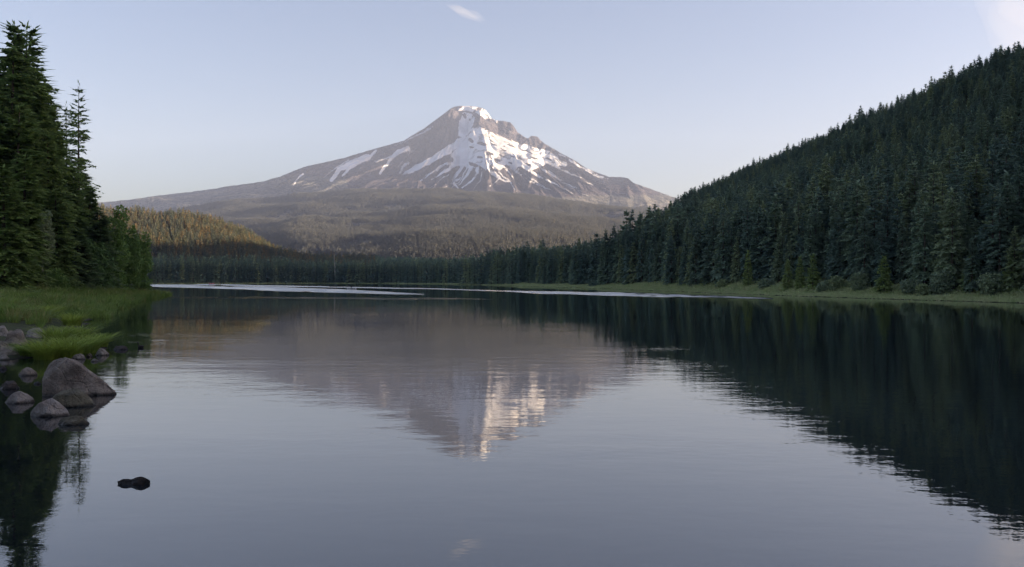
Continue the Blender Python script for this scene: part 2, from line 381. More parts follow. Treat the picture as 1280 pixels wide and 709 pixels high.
# headwalls, crater bowl, rims, the central ice ridge
def line_d(pts):
    """lateral offset from a ridge line running down the face, and the mask of rows it spans"""
    ys = [p[1] for p in pts]; xs = [p[0] for p in pts]
    return PXm - np.interp(yap, ys, xs), sstep(ys[0] - 6, ys[0] + 3, yap) * sstep(ys[-1] + 14, ys[-1] - 4, yap)
def ridge(pts, hgt, wl, wr):
    dx, mk = line_d(pts); dx = dx + 5.0 * fbm(yap / 9, PXm / 40, 3, int(hgt * 7 + pts[0][0]))
    tri = np.where(dx < 0, np.clip(1 + dx / wl, 0, 1), np.clip(1 - dx / wr, 0, 1))
    return hgt * tri * mk * front
A = A + ridge([(592, 155), (600, 172), (607, 188), (607, 204), (604, 226)], 12.5, 32, 115)
A = A + ridge([(563, 139), (565, 150), (561, 163), (556, 174)], 8, 26, 6)
A = A + ridge([(527, 175), (505, 195), (480, 215)], 3, 30, 12)
A = A - 13 * np.exp(-((PXm - 583) / 9.5) ** 2 - ((yap - 157) / 13) ** 2) * front
A = A + ridge([(594, 147), (597, 153), (599, 160)], 9, 5, 6)
wall = np.interp(PXm, [612, 622, 640, 660, 680, 700, 716], [0, 1, 1, 1, 1, 0.7, 0])
dep = yap - (HZ - Cs)
A = A - 9.0 * wall * sstep(2, 9, dep) * sstep(34, 16, dep) * front
A = A + ridge([(686, 184), (700, 202), (712, 214), (725, 232)], 5, 20, 24)
A = A + ridge([(783, 222), (800, 240), (812, 258)], 5, 18, 8)
A = A + ridge([(655, 204), (662, 222), (668, 240)], 4, 16, 16)
crag = sstep(172, 150, yap) + 0.8 * wall * sstep(26, 8, dep)
A = A + front * np.clip(crag, 0, 1) * ((fbm(PXm / 6, yap / 5, 4, 51) - 0.25) * 5.0)
# foothills: long low swells
foot = sstep(395, 520, rho)
A = A + foot * (fbm(PXm / 150, B / 75, 4, 61) * 17.0 * sstep(915, 700, B) + fbm(PXm / 26, B / 26, 3, 63) * 2.5)
A = A + 5 * sstep(430, 470, rho) * sstep(560, 500, rho) * sstep(250, 330, PXm) * sstep(700, 560, PXm)
A = np.where((Cs > 60) & (B < 420), np.minimum(A, Cs + 0.3), A)
XW = (PXm - 640) / FPX * YM; ZW = EYE + A / FPX * YM
ZW = np.maximum(ZW, -8)
yfin = HZ - A
# --- snow, traced as patches and tongues on the slopes (front-elevation coordinates of the mountain)
snow = np.zeros_like(A)
wx = PXm + 2.2 * fbm(PXm / 7, yap / 7, 3, 71); wy = yfin + 2.0 * fbm(PXm / 7, yap / 7, 3, 72)
def sd_poly(P):
    P = np.array(P, float); n = len(P); d = np.full(A.shape, 1e9); ins = np.zeros(A.shape, bool)
    for i in range(n):
        ax, ay = P[i]; bx, by = P[(i + 1) % n]; ex, ey = bx - ax, by - ay
        t = np.clip(((wx - ax) * ex + (wy - ay) * ey) / (ex * ex + ey * ey + 1e-9), 0, 1)
        d = np.minimum(d, np.hypot(wx - ax - t * ex, wy - ay - t * ey))
        if by != ay: ins ^= ((ay > wy) != (by > wy)) & (wx < ex * (wy - ay) / ey + ax)
    return np.where(ins, d, -d)
def s_poly(P, soft=1.6, amt=1.0):
    global snow
    snow = np.maximum(snow, amt * np.clip(0.5 + sd_poly(P) / (2 * soft), 0, 1))
def s_line(P, w0, w1, amt=1.0, soft=1.0):
    global snow
    P = np.array(P, float); best = np.full(A.shape, -1e9); n = len(P) - 1
    for i in range(n):
        ax, ay = P[i]; bx, by = P[i + 1]; ex, ey = bx - ax, by - ay
        t = np.clip(((wx - ax) * ex + (wy - ay) * ey) / (ex * ex + ey * ey + 1e-9), 0, 1)
        wd = 1.25 * (w0 + (w1 - w0) * (i + t) / n)
        best = np.maximum(best, wd - np.hypot(wx - ax - t * ex, wy - ay - t * ey))
    snow = np.maximum(snow, amt * np.clip(0.5 + best / (2 * soft), 0, 1))
s_poly([(567, 130), (592, 130), (604, 134), (612, 143), (614, 149), (606, 150), (598, 143), (590, 141), (583, 138), (573, 138)])
s_poly([(579, 140), (589, 142), (594, 148), (592, 157), (588, 166), (580, 174), (573, 170), (572, 160), (575, 150)])
s_poly([(590, 160), (600, 157), (613, 165), (630, 172), (648, 178.5), (664, 183), (680, 187), (692, 192), (702, 200), (708, 206), (696, 208), (684, 205), (672, 211), (660, 214), (648, 209), (640, 213), (632, 207),
        (624, 213), (614, 206), (607, 213), (598, 207), (590, 212), (578, 208), (568, 209), (560, 203), (563, 195), (570, 186), (578, 177), (584, 170)])
s_poly([(584, 170), (572, 173), (556, 184), (540, 195), (522, 205), (505, 215), (502, 219), (516, 216), (536, 206), (550, 198), (563, 192), (575, 182)], 1.4)
for P, w0, w1, am in [([(568, 207), (556, 214), (545, 222)], 2.2, 0.7, 1), ([(578, 208), (571, 218), (566, 226), (572, 236)], 2.2, 0.6, 1), ([(590, 209), (584, 220), (573, 231)], 2.2, 0.7, 1),
                      ([(598, 207), (596, 216), (590, 226), (577, 235)], 2.0, 0.6, 1), ([(610, 208), (616, 218), (628, 224), (640, 230)], 2.0, 0.6, 0.9), ([(606, 206), (626, 222), (612, 234)], 1.4, 0.6, 0.85),
                      ([(640, 210), (652, 220), (664, 228), (690, 238)], 1.8, 0.6, 0.75), ([(660, 212), (676, 222), (700, 234), (716, 242)], 1.8, 0.5, 0.72), ([(630, 208), (640, 222), (650, 232)], 1.3, 0.5, 0.7),
                      ([(546, 213), (556, 205), (566, 203)], 1.8, 1.0, 0.9), ([(540, 224), (550, 218), (560, 213)], 0.8, 0.8, 0.8),
                      ([(459, 196), (440, 204), (424, 212), (414, 226)], 3.4, 1.8, 1), ([(450, 202), (436, 211), (428, 220)], 2.0, 1.0, 0.9),
                      ([(510, 186), (494, 193), (486, 203), (476, 216)], 2.6, 1.4, 0.95), ([(492, 194), (478, 200), (468, 202)], 1.6, 0.8, 0.7), ([(541, 158), (524, 168), (508, 176), (492, 183)], 1.5, 0.8, 0.75),
                      ([(470, 188), (462, 196), (455, 200)], 1.6, 0.9, 0.8), ([(378, 218), (370, 225), (366, 232)], 1.1, 0.8, 0.85), ([(392, 212), (385, 222)], 0.7, 0.5, 0.6),
                      ([(510, 204), (503, 209), (500, 216)], 2.0, 1.4, 0.6), ([(676, 187), (690, 196), (706, 206)], 1.4, 2.4, 1), ([(698, 192), (712, 199), (724, 207)], 0.9, 0.7, 0.9), ([(732, 213), (744, 219), (756, 222)], 1.3, 1.4, 0.85),
                      ([(720, 206), (740, 217), (760, 224)], 1.0, 0.8, 0.75), ([(608, 140), (614, 147), (621, 152)], 1.5, 1.2, 1), ([(624, 155), (636, 162), (640, 168)], 1.0, 0.6, 0.55),
                      ([(596, 165), (606, 181), (606, 196)], 3, 4, 1), ([(655, 215), (672, 232)], 0.8, 0.5, 0.7), ([(575, 222), (560, 232), (552, 236)], 0.9, 0.4, 0.75), ([(700, 226), (730, 244), (745, 250)], 1.1, 0.4, 0.55),
                      ([(618, 210), (634, 224), (646, 240)], 1.2, 0.5, 0.8), ([(648, 212), (668, 226), (684, 236)], 1.2, 0.5, 0.8), ([(672, 208), (696, 222), (722, 236)], 1.4, 0.6, 0.8), ([(684, 212), (706, 228), (728, 240)], 0.9, 0.5, 0.7), ([(690, 206), (716, 218), (742, 232)], 1.3, 0.6, 0.8),
                      ([(584, 210), (578, 222), (560, 238)], 1.0, 0.5, 0.8), ([(552, 208), (540, 216), (526, 226)], 1.2, 0.6, 0.85), ([(560, 218), (548, 228), (536, 236)], 0.9, 0.5, 0.7), ([(602, 212), (600, 226), (590, 240)], 0.9, 0.5, 0.7), ([(712, 200), (728, 210), (746, 218)], 1.2, 0.8, 0.85), ([(436, 200), (420, 210), (404, 222)], 1.2, 0.6, 0.7), ([(520, 184), (508, 196), (498, 208)], 1.1, 0.6, 0.7)]:
    s_line(P, w0, w1, am)
# bare rock islands standing out of the snow
hole = 0.9 * sstep(0.02, 0.16, fbm(PXm / 4.5, yap / 3.5, 3, 91)) * sstep(152, 138, yap) + 0.5 * sstep(0.14, 0.26, fbm((PXm + yap * 0.6) / 9, (yap - PXm * 0.2) / 3.2, 3, 93)) * sstep(150, 160, yap) * sstep(565, 600, PXm)
for x, y, rx, ry in [(602, 180, 6, 1.6), (611, 192, 5, 2), (617, 181, 4, 1.2), (628, 195, 3.2, 1.3), (622, 200, 4, 1.6), (640, 196, 3.5, 0.9), (652, 199, 4.5, 1), (562, 199, 5, 4), (593, 206, 6, 2), (614, 176, 4, 0.9), (588, 176, 3.5, 2), (590, 184, 2.5, 1.2),
                     (668, 197, 4, 0.9), (638, 205, 3, 1.4), (660, 206, 3.4, 1.4), (686, 199, 4, 1.4), (640, 183, 7, 0.8), (660, 190, 7, 0.7), (630, 187, 4, 0.8), (648, 188, 3, 0.8), (600, 197, 3, 1.5)]:
    hole = np.maximum(hole, sstep(1.5, 0.6, np.hypot((wx - x) / rx, (wy - y - 0.3 * (wx - x)) / ry)))
snow = snow * (1 - 0.9 * hole)
timber = sstep(236, 252, yfin + 5 * fbm(PXm / 30, yap / 12, 3, 81)) * 1.0
timber = np.where(a < -150, sstep(212, 232, yfin + 6 * fbm(PXm / 40, yap / 10, 3, 82)), timber)
V = np.stack([XW, YM, ZW], -1).reshape(-1, 3)
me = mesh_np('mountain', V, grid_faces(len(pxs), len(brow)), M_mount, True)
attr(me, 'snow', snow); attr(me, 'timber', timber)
mount = link(bpy.data.objects.new('mountain', me))
tag(mount, 'snow streaked volcanic peak with lit right flank and forested foothills', kind='structure')
def mount_z(px, Y):
    """bilinear look-up of the foothill surface"""
    b = (11500 - Y) / 10.55
    i = np.clip(np.interp(px, pxs, np.arange(len(pxs))), 0, len(pxs) - 1.001); j = np.clip(np.interp(b, brow, np.arange(len(brow))), 0, len(brow) - 1.001)
    i0 = i.astype(int); j0 = j.astype(int); fi = i - i0; fj = j - j0
    return (ZW[i0, j0] * (1 - fi) + ZW[i0 + 1, j0] * fi) * (1 - fj) + (ZW[i0, j0 + 1] * (1 - fi) + ZW[i0 + 1, j0 + 1] * fi) * fj

# ------------------------------------------------------------------ tree meshes
def unit(v): return v / np.maximum(np.linalg.norm(v, axis=-1, keepdims=True), 1e-9)
def conifer_crown(name, seed, H, RB, nbr, ntw, mat, tw=0.7, wid=0.16, droop=0.25, bare=0.06, power=0.75, gap=0.25, lean=0.0, ragged=0.3, shell=0.1):
    """boughs in uneven tiers, each bough a drooping axis set with many small needle sprays"""
    g = np.random.default_rng(seed)
    h = bare + (1 - bare) * (1 - (1 - g.random(nbr)) ** 0.85) * 0.985
    tiers = max(6, int(H / 1.0)); ht = np.round(h * tiers) / tiers
    h = np.clip(h * 0.65 + ht * 0.35 + g.normal(0, 0.006, nbr), bare, 0.99)
    az = g.random(nbr) * 2 * PI
    prof = np.clip((1 - h) / (1 - bare), 0, 1) ** power * (0.72 + 0.28 * np.sin(np.clip(h * 7, 0, PI / 2)))
    side = 1 + ragged * np.interp(az, np.linspace(0, 2 * PI, 9), np.append(s9 := g.normal(0, 0.5, 8), s9[0]))
    tierv = 1 + gap * (g.random(tiers + 2)[(h * tiers).astype(int)] - 0.5) * 2
    L = RB * prof * side * tierv * (0.6 + 0.5 * g.random(nbr)) + 0.018 * H * 0.4
    el = (h - 0.45) * 0.9 + g.normal(0, 0.15, nbr)
    d = np.stack([np.cos(az), np.sin(az), 0 * az], -1)
    t = (np.arange(ntw) + 0.5) / ntw; t = shell + (1 - shell) * t ** 0.8
    s = t[None, :] + g.normal(0, 0.03, (nbr, ntw))
    along = (L[:, None] * s)
    base = np.stack([0 * h + lean * h ** 2 * H, 0 * h, h * H], -1)
    p = base[:, None, :] + d[:, None, :] * along[..., None]
    p[..., 2] += along * np.tan(el)[:, None] - droop * L[:, None] * s ** 2
    q = np.stack([-d[:, 1], d[:, 0], 0 * az], -1)
    vs = []
    for sg in (1, -1):
        fw = 0.55 + 0.5 * g.random((nbr, ntw))
        dr = d[:, None, :] * fw[..., None] + q[:, None, :] * sg * (0.9 + 0.2 * g.random((nbr, ntw)))[..., None]
        dr[..., 2] += -0.30 + g.normal(0, 0.28, (nbr, ntw))
        dr = unit(dr)
        ln = tw * (1.15 - 0.65 * s) * (0.6 + 0.7 * g.random((nbr, ntw))) * np.clip(L / (RB * 0.5), 0.35, 1.1)[:, None]
        up = np.stack([0 * ln, 0 * ln, 0 * ln + 1], -1) + g.normal(0, 0.6, (nbr, ntw, 3))
        sd = unit(np.cross(dr, up)) * (wid * (0.7 + 0.6 * g.random((nbr, ntw))))[..., None]
        tip = p + dr * ln[..., None]; mid = p + dr * (ln * 0.42)[..., None]
        vs.append(np.stack([p, mid + sd, tip, mid - sd], 2).reshape(-1, 4, 3))
    # tips: forward pointing spray at each bough end
    tipd = unit(d + np.stack([0 * az, 0 * az, np.tan(el) - 2 * droop * 0.6], -1))
    pe = p[:, -1, :]; ln = tw * (0.7 + 0.5 * g.random(nbr)); sd = q * wid
    vs.append(np.stack([pe, pe + tipd * (ln * 0.4)[:, None] + sd, pe + tipd * ln[:, None], pe + tipd * (ln * 0.4)[:, None] - sd], 1))
    # leader
    n = 10; zz = H * (0.93 + 0.07 * np.arange(n) / n); a = g.random(n) * 2 * PI
    lp = np.stack([0 * zz + lean * H, 0 * zz, zz], -1); ld = np.stack([np.cos(a) * 0.45, np.sin(a) * 0.45, 0 * a + 0.9], -1); lq = np.stack([-np.sin(a), np.cos(a), 0 * a], -1) * wid * 0.6
    ll = H * 0.018
    vs.append(np.stack([lp, lp + ld * ll * 0.5 + lq, lp + ld * ll * 1.2, lp + ld * ll * 0.5 - lq], 1))
    Q = np.concatenate(vs); V = Q.reshape(-1, 3); F = np.arange(len(V)).reshape(-1, 4)
    return mesh_np(name, V, F, mat)
def trunk_mesh(name, H, r0, r1, mat, seg=7, n=7, lean=0.0, wob=0.0, seed=0, flare=1.35):
    g = np.random.default_rng(seed); zs = np.linspace(0, H, seg); V = []
    for k, z in enumerate(zs):
        t = z / H; r = (r0 + (r1 - r0) * t) * (flare if k == 0 else 1)
        cx = lean * t ** 2 * H + g.normal(0, wob) * (k > 0); cy = g.normal(0, wob) * (k > 0)
        for i in range(n):
            an = 2 * PI * i / n; V.append((cx + r * math.cos(an), cy + r * math.sin(an), z if k else -0.6))
    F = [[k * n + i, k * n + (i + 1) % n, (k + 1) * n + (i + 1) % n, (k + 1) * n + i] for k in range(seg - 1) for i in range(n)]
    return mesh_np(name, np.array(V), [np.array(F), np.array([list(range((seg - 1) * n, seg * n))])], mat, True)
def leafy_crown(name, seed, lumps, nleaf, mat, size=0.25):
    """leaves scattered through overlapping lumps: (x, y, z, rx, rz)"""
    g = np.random.default_rng(seed); lumps = np.array(lumps, float)
    vol = lumps[:, 3] ** 2 * lumps[:, 4]; k = g.choice(len(lumps), nleaf, p=vol / vol.sum())
    u = unit(g.normal(0, 1, (nleaf, 3))) * (0.45 + 0.6 * g.random(nleaf) ** 0.6)[:, None]
    c = lumps[k]; P = c[:, :3] + u * np.stack([c[:, 3], c[:, 3], c[:, 4]], -1)
    a = unit(g.normal(0, 1, (nleaf, 3)) + u * 0.3); b = unit(np.cross(a, g.normal(0, 1, (nleaf, 3)))); s = size * (0.6 + 0.8 * g.random(nleaf))[:, None]
    Q = np.stack([P - a * s, P + b * s * 0.55, P + a * s, P - b * s * 0.55], 1)
    return mesh_np(name, Q.reshape(-1, 3), np.arange(nleaf * 4).reshape(-1, 4), mat)
def limbs_mesh(name, seed, trunk_h, r0, ends, mat):
    """trunk with a few limbs reaching into the crown"""
    V = []; F = []
    def tube(p0, p1, ra, rb, n=5):
        p0 = Vector(p0); p1 = Vector(p1); dz = (p1 - p0).normalized(); x = dz.orthogonal().normalized(); y = dz.cross(x); b = len(V)
        for p, r in ((p0, ra), (p1, rb)):
            for i in range(n):
                an = 2 * PI * i / n; V.append(tuple(p + (x * math.cos(an) + y * math.sin(an)) * r))
        F.extend([[b + i, b + (i + 1) % n, b + n + (i + 1) % n, b + n + i] for i in range(n)])
    tube((0, 0, -0.4), (0, 0, trunk_h), r0, r0 * 0.7, 7)
    for e in ends: tube((0, 0, trunk_h * 0.85), e, r0 * 0.55, r0 * 0.12)
    return mesh_np(name, np.array(V), np.array(F), mat, True)

# detailed kinds (near left shore)
NEAR = []
for k, (H, RB, nb, pw, gp, lean) in enumerate([(40, 5.6, 620, 0.62, 0.35, 0.012), (40, 5.0, 620, 0.70, 0.40, -0.010), (40, 4.4, 560, 0.66, 0.30, 0.006)]):
    NEAR.append((conifer_crown('fir_crown', 100 + k, H, RB, nb, 14, M_near, 1.3, 0.20, 0.30, 0.05, pw, gp, lean, 0.35, 0.25), trunk_mesh('fir_trunk', H * 0.97, 0.52, 0.05, M_bark, 9, 9, lean, 0.0, k)))
OPEN = (conifer_crown('open_crown', 120, 40, 6.2, 300, 14, M_near, 1.1, 0.15, 0.22, 0.06, 0.78, 0.55, 0.004, 0.30), trunk_mesh('open_trunk', 39, 0.42, 0.04, M_bark, 9, 9, 0.004))
# middle distance kinds: 24 m trees
MID = []
for k, (RB, nb, pw, gp) in enumerate([(3.7, 230, 0.72, 0.35), (3.2, 210, 0.62, 0.3), (4.2, 240, 0.80, 0.4), (2.8, 190, 0.7, 0.45)]):
    MID.append((conifer_crown('spruce_crown', 200 + k, 24, RB, nb, 7, M_dark, 1.35, 0.36, 0.25, 0.04, pw, gp, 0.0, 0.3, 0.4), trunk_mesh('spruce_trunk', 22.5, 0.32, 0.04, M_bark, 3, 6)))
YOUNG = []
for k, (RB, nb) in enumerate([(2.5, 260), (2.9, 260)]):
    YOUNG.append((conifer_crown('young_crown', 230 + k, 12, RB, nb, 7, M_pale, 0.9, 0.25, 0.10, 0.03, 0.75, 0.2, 0.0, 0.2, 0.45), trunk_mesh('young_trunk', 11.3, 0.16, 0.03, M_bark, 3, 6)))
def merged(name, crown, trunk):
    import bmesh
    me = crown.copy(); me.name = name; me.materials.append(M_bark)
    bm = bmesh.new(); bm.from_mesh(me); n0 = len(bm.faces); bm.from_mesh(trunk); bm.faces.ensure_lookup_table()
    for f in bm.faces[n0:]: f.material_index = 1
    bm.to_mesh(me); bm.free(); return me
MIDM = [merged('spruce_tree', c, t) for c, t in MID]
FARM = []
for k, (RB, nb, pw) in enumerate([(4.2, 95, 0.7), (3.4, 85, 0.62), (4.9, 100, 0.8)]):
    FARM.append(merged('far_tree', conifer_crown('far_crown', 300 + k, 28, RB, nb, 4, M_far, 2.1, 0.7, 0.25, 0.03, pw, 0.35, 0.0, 0.3, 0.35), trunk_mesh('far_trunk', 26, 0.4, 0.05, M_bark, 2, 4)))
SHOREM = []
for me_ in FARM:
    c_ = me_.copy(); c_.materials[0] = M_dark; SHOREM.append(c_)  # same far trees in the dark needle colours, for the shaded ranks
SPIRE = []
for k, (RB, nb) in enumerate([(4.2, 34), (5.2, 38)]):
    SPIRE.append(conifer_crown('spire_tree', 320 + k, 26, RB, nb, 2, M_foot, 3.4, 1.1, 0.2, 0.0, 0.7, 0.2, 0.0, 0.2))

def templates(name, meshes):
    c = bpy.data.collections.new(name)
    for i, me in enumerate(meshes):
        o = bpy.data.objects.new('%s_%02d' % (name, i), me); c.objects.link(o)
    return c
def scatter(name, pts, rotz, scl, idx, coll, tilt=None):
    """one object whose points carry tree or tuft instances"""
    me = bpy.data.meshes.new(name); pts = np.asarray(pts, np.float32)
    me.vertices.add(len(pts)); me.vertices.foreach_set('co', pts.ravel())
    rot = np.zeros((len(pts), 3), np.float32); rot[:, 2] = rotz
    if tilt is not None: rot[:, :2] = tilt
    a = me.attributes.new('rot', 'FLOAT_VECTOR', 'POINT'); a.data.foreach_set('vector', rot.ravel())
    scl = np.asarray(scl, np.float32)
    if scl.ndim == 1: scl = np.repeat(scl[:, None], 3, 1)
    a = me.attributes.new('scl', 'FLOAT_VECTOR', 'POINT'); a.data.foreach_set('vector', scl.astype(np.float32).ravel())
    a = me.attributes.new('idx', 'INT', 'POINT'); a.data.foreach_set('value', np.asarray(idx, np.int32))
    o = link(bpy.data.objects.new(name, me))
    ng = bpy.data.node_groups.new(name + '_scatter', 'GeometryNodeTree')
    ng.interface.new_socket('Geometry', in_out='INPUT', socket_type='NodeSocketGeometry'); ng.interface.new_socket('Geometry', in_out='OUTPUT', socket_type='NodeSocketGeometry')
    N = ng.nodes; Lk = ng.links
    gi = N.new('NodeGroupInput'); go = N.new('NodeGroupOutput'); ip = N.new('GeometryNodeInstanceOnPoints'); ci = N.new('GeometryNodeCollectionInfo')
    ci.inputs['Collection'].default_value = coll; ci.inputs['Separate Children'].default_value = True; ci.inputs['Reset Children'].default_value = True
    ip.inputs['Pick Instance'].default_value = True
    def na(nm, t):
        n = N.new('GeometryNodeInputNamedAttribute'); n.data_type = t; n.inputs['Name'].default_value = nm; return n.outputs['Attribute']
    Lk.new(gi.outputs[0], ip.inputs['Points']); Lk.new(ci.outputs[0], ip.inputs['Instance']); Lk.new(na('idx', 'INT'), ip.inputs['Instance Index'])
    Lk.new(na('rot', 'FLOAT_VECTOR'), ip.inputs['Rotation']); Lk.new(na('scl', 'FLOAT_VECTOR'), ip.inputs['Scale']); Lk.new(ip.outputs[0], go.inputs[0])
    md = o.modifiers.new('scatter', 'NODES'); md.node_group = ng
    tag(o, kind='stuff'); return o

def tree(name, pair, loc, s, rz, label, group=None, cat='tree', sxy=None):
    r = empty(name, loc, rz); sx = s * (sxy or 1); r.scale = (sx, sx, s)
    c = link(bpy.data.objects.new('crown', pair[0]), r); t = link(bpy.data.objects.new('trunk', pair[1]), r)
    tag(r, label, cat, group); return r

# ------------------------------------------------------------------ trees of the left shore
def gz(X, Y): return float(land(np.array([X]), np.array([Y]))[0])
left = [  # photo column, top row, distance, kind, width factor, label
    (-14, 96, 128, 0, 1.05, 'dense dark fir cut by the left edge of the photo'),
    (14, 27, 134, 1, 0.95, 'tallest dark fir at far left, its thin top bending over'),
    (31, 29, 140, 0, 0.88, 'tall dark fir with ragged top, right of the tallest fir'),
    (50, 112, 146, 2, 1.0, 'dark fir tucked right beneath the two tallest firs'),
    (62, 165, 138, 0, 0.9, 'full green fir with layered boughs, mid left stand'),
    (98, 101, 172, 'o', 0.95, 'slender open fir with sparse tiered boughs against the sky'),
    (84, 128, 180, 'o', 0.85, 'thin sparse fir just left of the slender open fir'),
    (30, 190, 118, 2, 1.25, 'broad green fir in front of the tallest firs'),
    (5, 205, 112, 1, 1.3, 'broad green fir low at the left edge, drooping boughs'),
    (88, 205, 158, 1, 1.15, 'dense fir below the slender open fir'),
    (112, 232, 166, 2, 1.25, 'dark fir at the right end of the left stand'),
    (72, 235, 130, 0, 1.2, 'short full fir beside the grass in the left stand'),
    (46, 170, 160, 2, 1.1, 'dark fir at the back of the left stand, between taller firs'),
    (126, 262, 176, 0, 1.3, 'low dark fir next to the leafy trees at the shore'),
    (-30, 150, 150, 2, 1.2, 'dark fir almost outside the photo at left'),
    (98, 285, 140, 1, 1.5, 'stubby green fir standing over the reeds'),
    (40, 62, 152, 0, 1.1, 'tall dark fir behind the two tallest, filling the gap right of them'),
    (4, 80, 142, 2, 1.3, 'dark fir at far left beneath the bent top of the tallest fir'),
    (58, 120, 156, 1, 1.15, 'dark dense fir on the right flank of the tallest firs'),
    (72, 168, 165, 0, 1.1, 'dark fir between the tall group and the slender open fir'),
    (104, 200, 182, 1, 1.0, 'narrow dark fir half hidden behind the slender open fir'),
    (60, 128, 160, 2, 1.1, 'dark fir right of the tall group, its boughs reaching toward the open fir'),
    (20, 130, 128, 0, 1.25, 'green fir standing before the tallest fir at left')]
for i, (px, top, Y, k, wf, lab) in enumerate(left):
    Y = 60 + (Y - 60) * 1.55 if px < 124 else Y * 1.15
    X = PX(px, Y); z0 = gz(X, Y); H = EYE + (HZ - top) / FPX * Y - z0
    pair = OPEN if k == 'o' else NEAR[k]
    s = H / 40
    wfac = wf * (0.62 + 0.38 * (1 / max(s, 0.3)) ** 0.5) if s < 1 else wf
    wfac *= 1.0 if k == 'o' else 1.22
    tree('fir_tree', pair, (X, Y, z0 - 0.15), s, [0.3, 2.2, 3.9, 5.2][i % 4] + i, lab, 'firs on the left shore', 'fir tree', wfac)

def broadleaf(name, px, top, Y, wpx, nleaf, size, mat, label, cat, group, seed, low=0.0, trunk=True, bark=None):
    X = PX(px, Y); z0 = gz(X, Y); H = EYE + (HZ - top) / FPX * Y - z0; W = wpx / FPX * Y * 0.5
    g = np.random.default_rng(seed); lumps = []
    for k in range(11):
        f = k / 10; zc = H * (low + (0.95 - low) * f); rr_ = W * (0.42 + 0.25 * g.random()) * (0.55 + 0.9 * math.sin(PI * min(1, 0.15 + 0.85 * f) * 0.93))
        a = g.random() * 2 * PI; off = max(W - rr_, 0) * (0.75 * g.random() + 0.25)
        lumps.append((off * math.cos(a), off * math.sin(a), min(zc, H - rr_ * 0.6), rr_, rr_ * 0.8))
    r = empty(name, (X, Y, z0 - 0.1), 0)
    link(bpy.data.objects.new('crown' if trunk else 'foliage', leafy_crown(name + '_leaves', seed, lumps, nleaf, mat, size)), r)
    ends = [(l[0] * 0.8, l[1] * 0.8, l[2]) for l in lumps[2::2]]
    link(bpy.data.objects.new('trunk' if trunk else 'stem', limbs_mesh(name + '_limbs', seed, H * (0.3 if trunk else 0.12), max(0.05, H * 0.011), ends, bark or M_bark)), r)
    tag(r, label, cat, group); return r
broadleaf('leafy_tree', 141, 258, 214, 46, 7000, 0.34, M_leaf, 'rounded leafy tree next to the firs on the left shore', 'tree', 'leafy trees on the left shore', 1)
broadleaf('leafy_tree', 158, 282, 226, 44, 6500, 0.34, M_leaf, 'dark leafy tree overhanging the water near the headland', 'tree', 'leafy trees on the left shore', 2)
broadleaf('leafy_tree', 174, 290, 236, 34, 5000, 0.34, M_leaf, 'outermost leafy tree, low at the tip of the left headland', 'tree', 'leafy trees on the left shore', 3)
broadleaf('leafy_tree', 122, 300, 200, 44, 5000, 0.32, M_leaf, 'low leafy tree filling the gap under the firs', 'tree', 'leafy trees on the left shore', 4)
broadleaf('birch_tree', 53, 262, 158, 30, 1600, 0.32, M_shrub, 'slim young tree with a pale trunk above the reeds', 'tree', None, 5, 0.42, True, M_snag)
broadleaf('leafy_tree', 18, 262, 150, 46, 4200, 0.36, M_leaf, 'light green bushy tree at the left edge behind the reeds', 'tree', 'leafy trees on the left shore', 6)
broadleaf('shrub', 72, 336, 165, 30, 2600, 0.22, M_leaf, 'low green shrub between reeds and fir trunks', 'shrub', 'shrubs along the left reeds', 7, trunk=False)
broadleaf('shrub', 36, 330, 158, 32, 2600, 0.22, M_leaf, 'dark shrub left of the pale young trunk', 'shrub', 'shrubs along the left reeds', 8, trunk=False)

# ------------------------------------------------------------------ forests: right hillside, far shore, foothills
def jitter(x0, x1, y0, y1, cell, g):
    gx, gy = np.meshgrid(np.arange(x0, x1, cell), np.arange(y0, y1, cell)); n = gx.size
    return gx.ravel() + (g.random(n) - 0.5) * cell * 0.95, gy.ravel() + (g.random(n) - 0.5) * cell * 0.95
g = np.random.default_rng(21)
X, Y = jitter(-120, 560, 100, 1650, 4.4, g)
th = np.degrees(np.arctan2(X, Y)); r = np.hypot(X, Y)
rc = np.interp(th, [a for a, b in RC], [b for a, b in RC])
k = (th > -3.5) & (th < 40) & (Y > 100) & (r < rc + 45 + 200 * (th < 6) + 800 * (th > 6) * (g.random(len(th)) < 0.25)); X, Y, th, r, rc = X[k], Y[k], th[k], r[k], rc[k]
d = lake_dist(X, Y); edge = 15 + 4 * vnoise(X / 17, Y / 17, 41) * 2
k = (d > edge) & (g.random(len(d)) < np.where(d < 40, 0.9, 0.8)); X, Y, th, r, d, rc = X[k], Y[k], th[k], r[k], d[k], rc[k]
Z = land(X, Y, d)
Ht = (14 + 14 * g.random(len(X)) ** 1.2 + 5 * (g.random(len(X)) < 0.10)) * np.interp(th, [0, 5, 12, 20, 40], [1.22, 1.3, 1.12, 0.93, 0.85]) * np.interp(r / rc, [0.55, 0.95, 1.2], [1.0, np.float64(0.80), 1.0]) * np.interp(d, [10, 40, 70, 110], [0.9, 1.0, 0.84, 0.74])
Ht *= 1 + 0.25 * vnoise(X / 40, Y / 40, 43)
u = X / Y
app = Ht / r * ((u < 0.60) & (u > -0.1)) * np.where(d < 24, 1.6, np.where(d < 55, 0.6, 1.0))
order = np.argsort(-app); sel = np.zeros(len(X), bool); sel[order[:236]] = True
ORD = 'first second third fourth fifth sixth seventh eighth ninth tenth eleventh twelfth thirteenth fourteenth fifteenth sixteenth seventeenth eighteenth nineteenth twentieth'.split()
ORD += ['twenty ' + o_ for o_ in ORD[:9]] + ['thirtieth'] + ['thirty ' + o_ for o_ in ORD[:9]] + ['fortieth'] + ['forty ' + o_ for o_ in ORD[:9]]
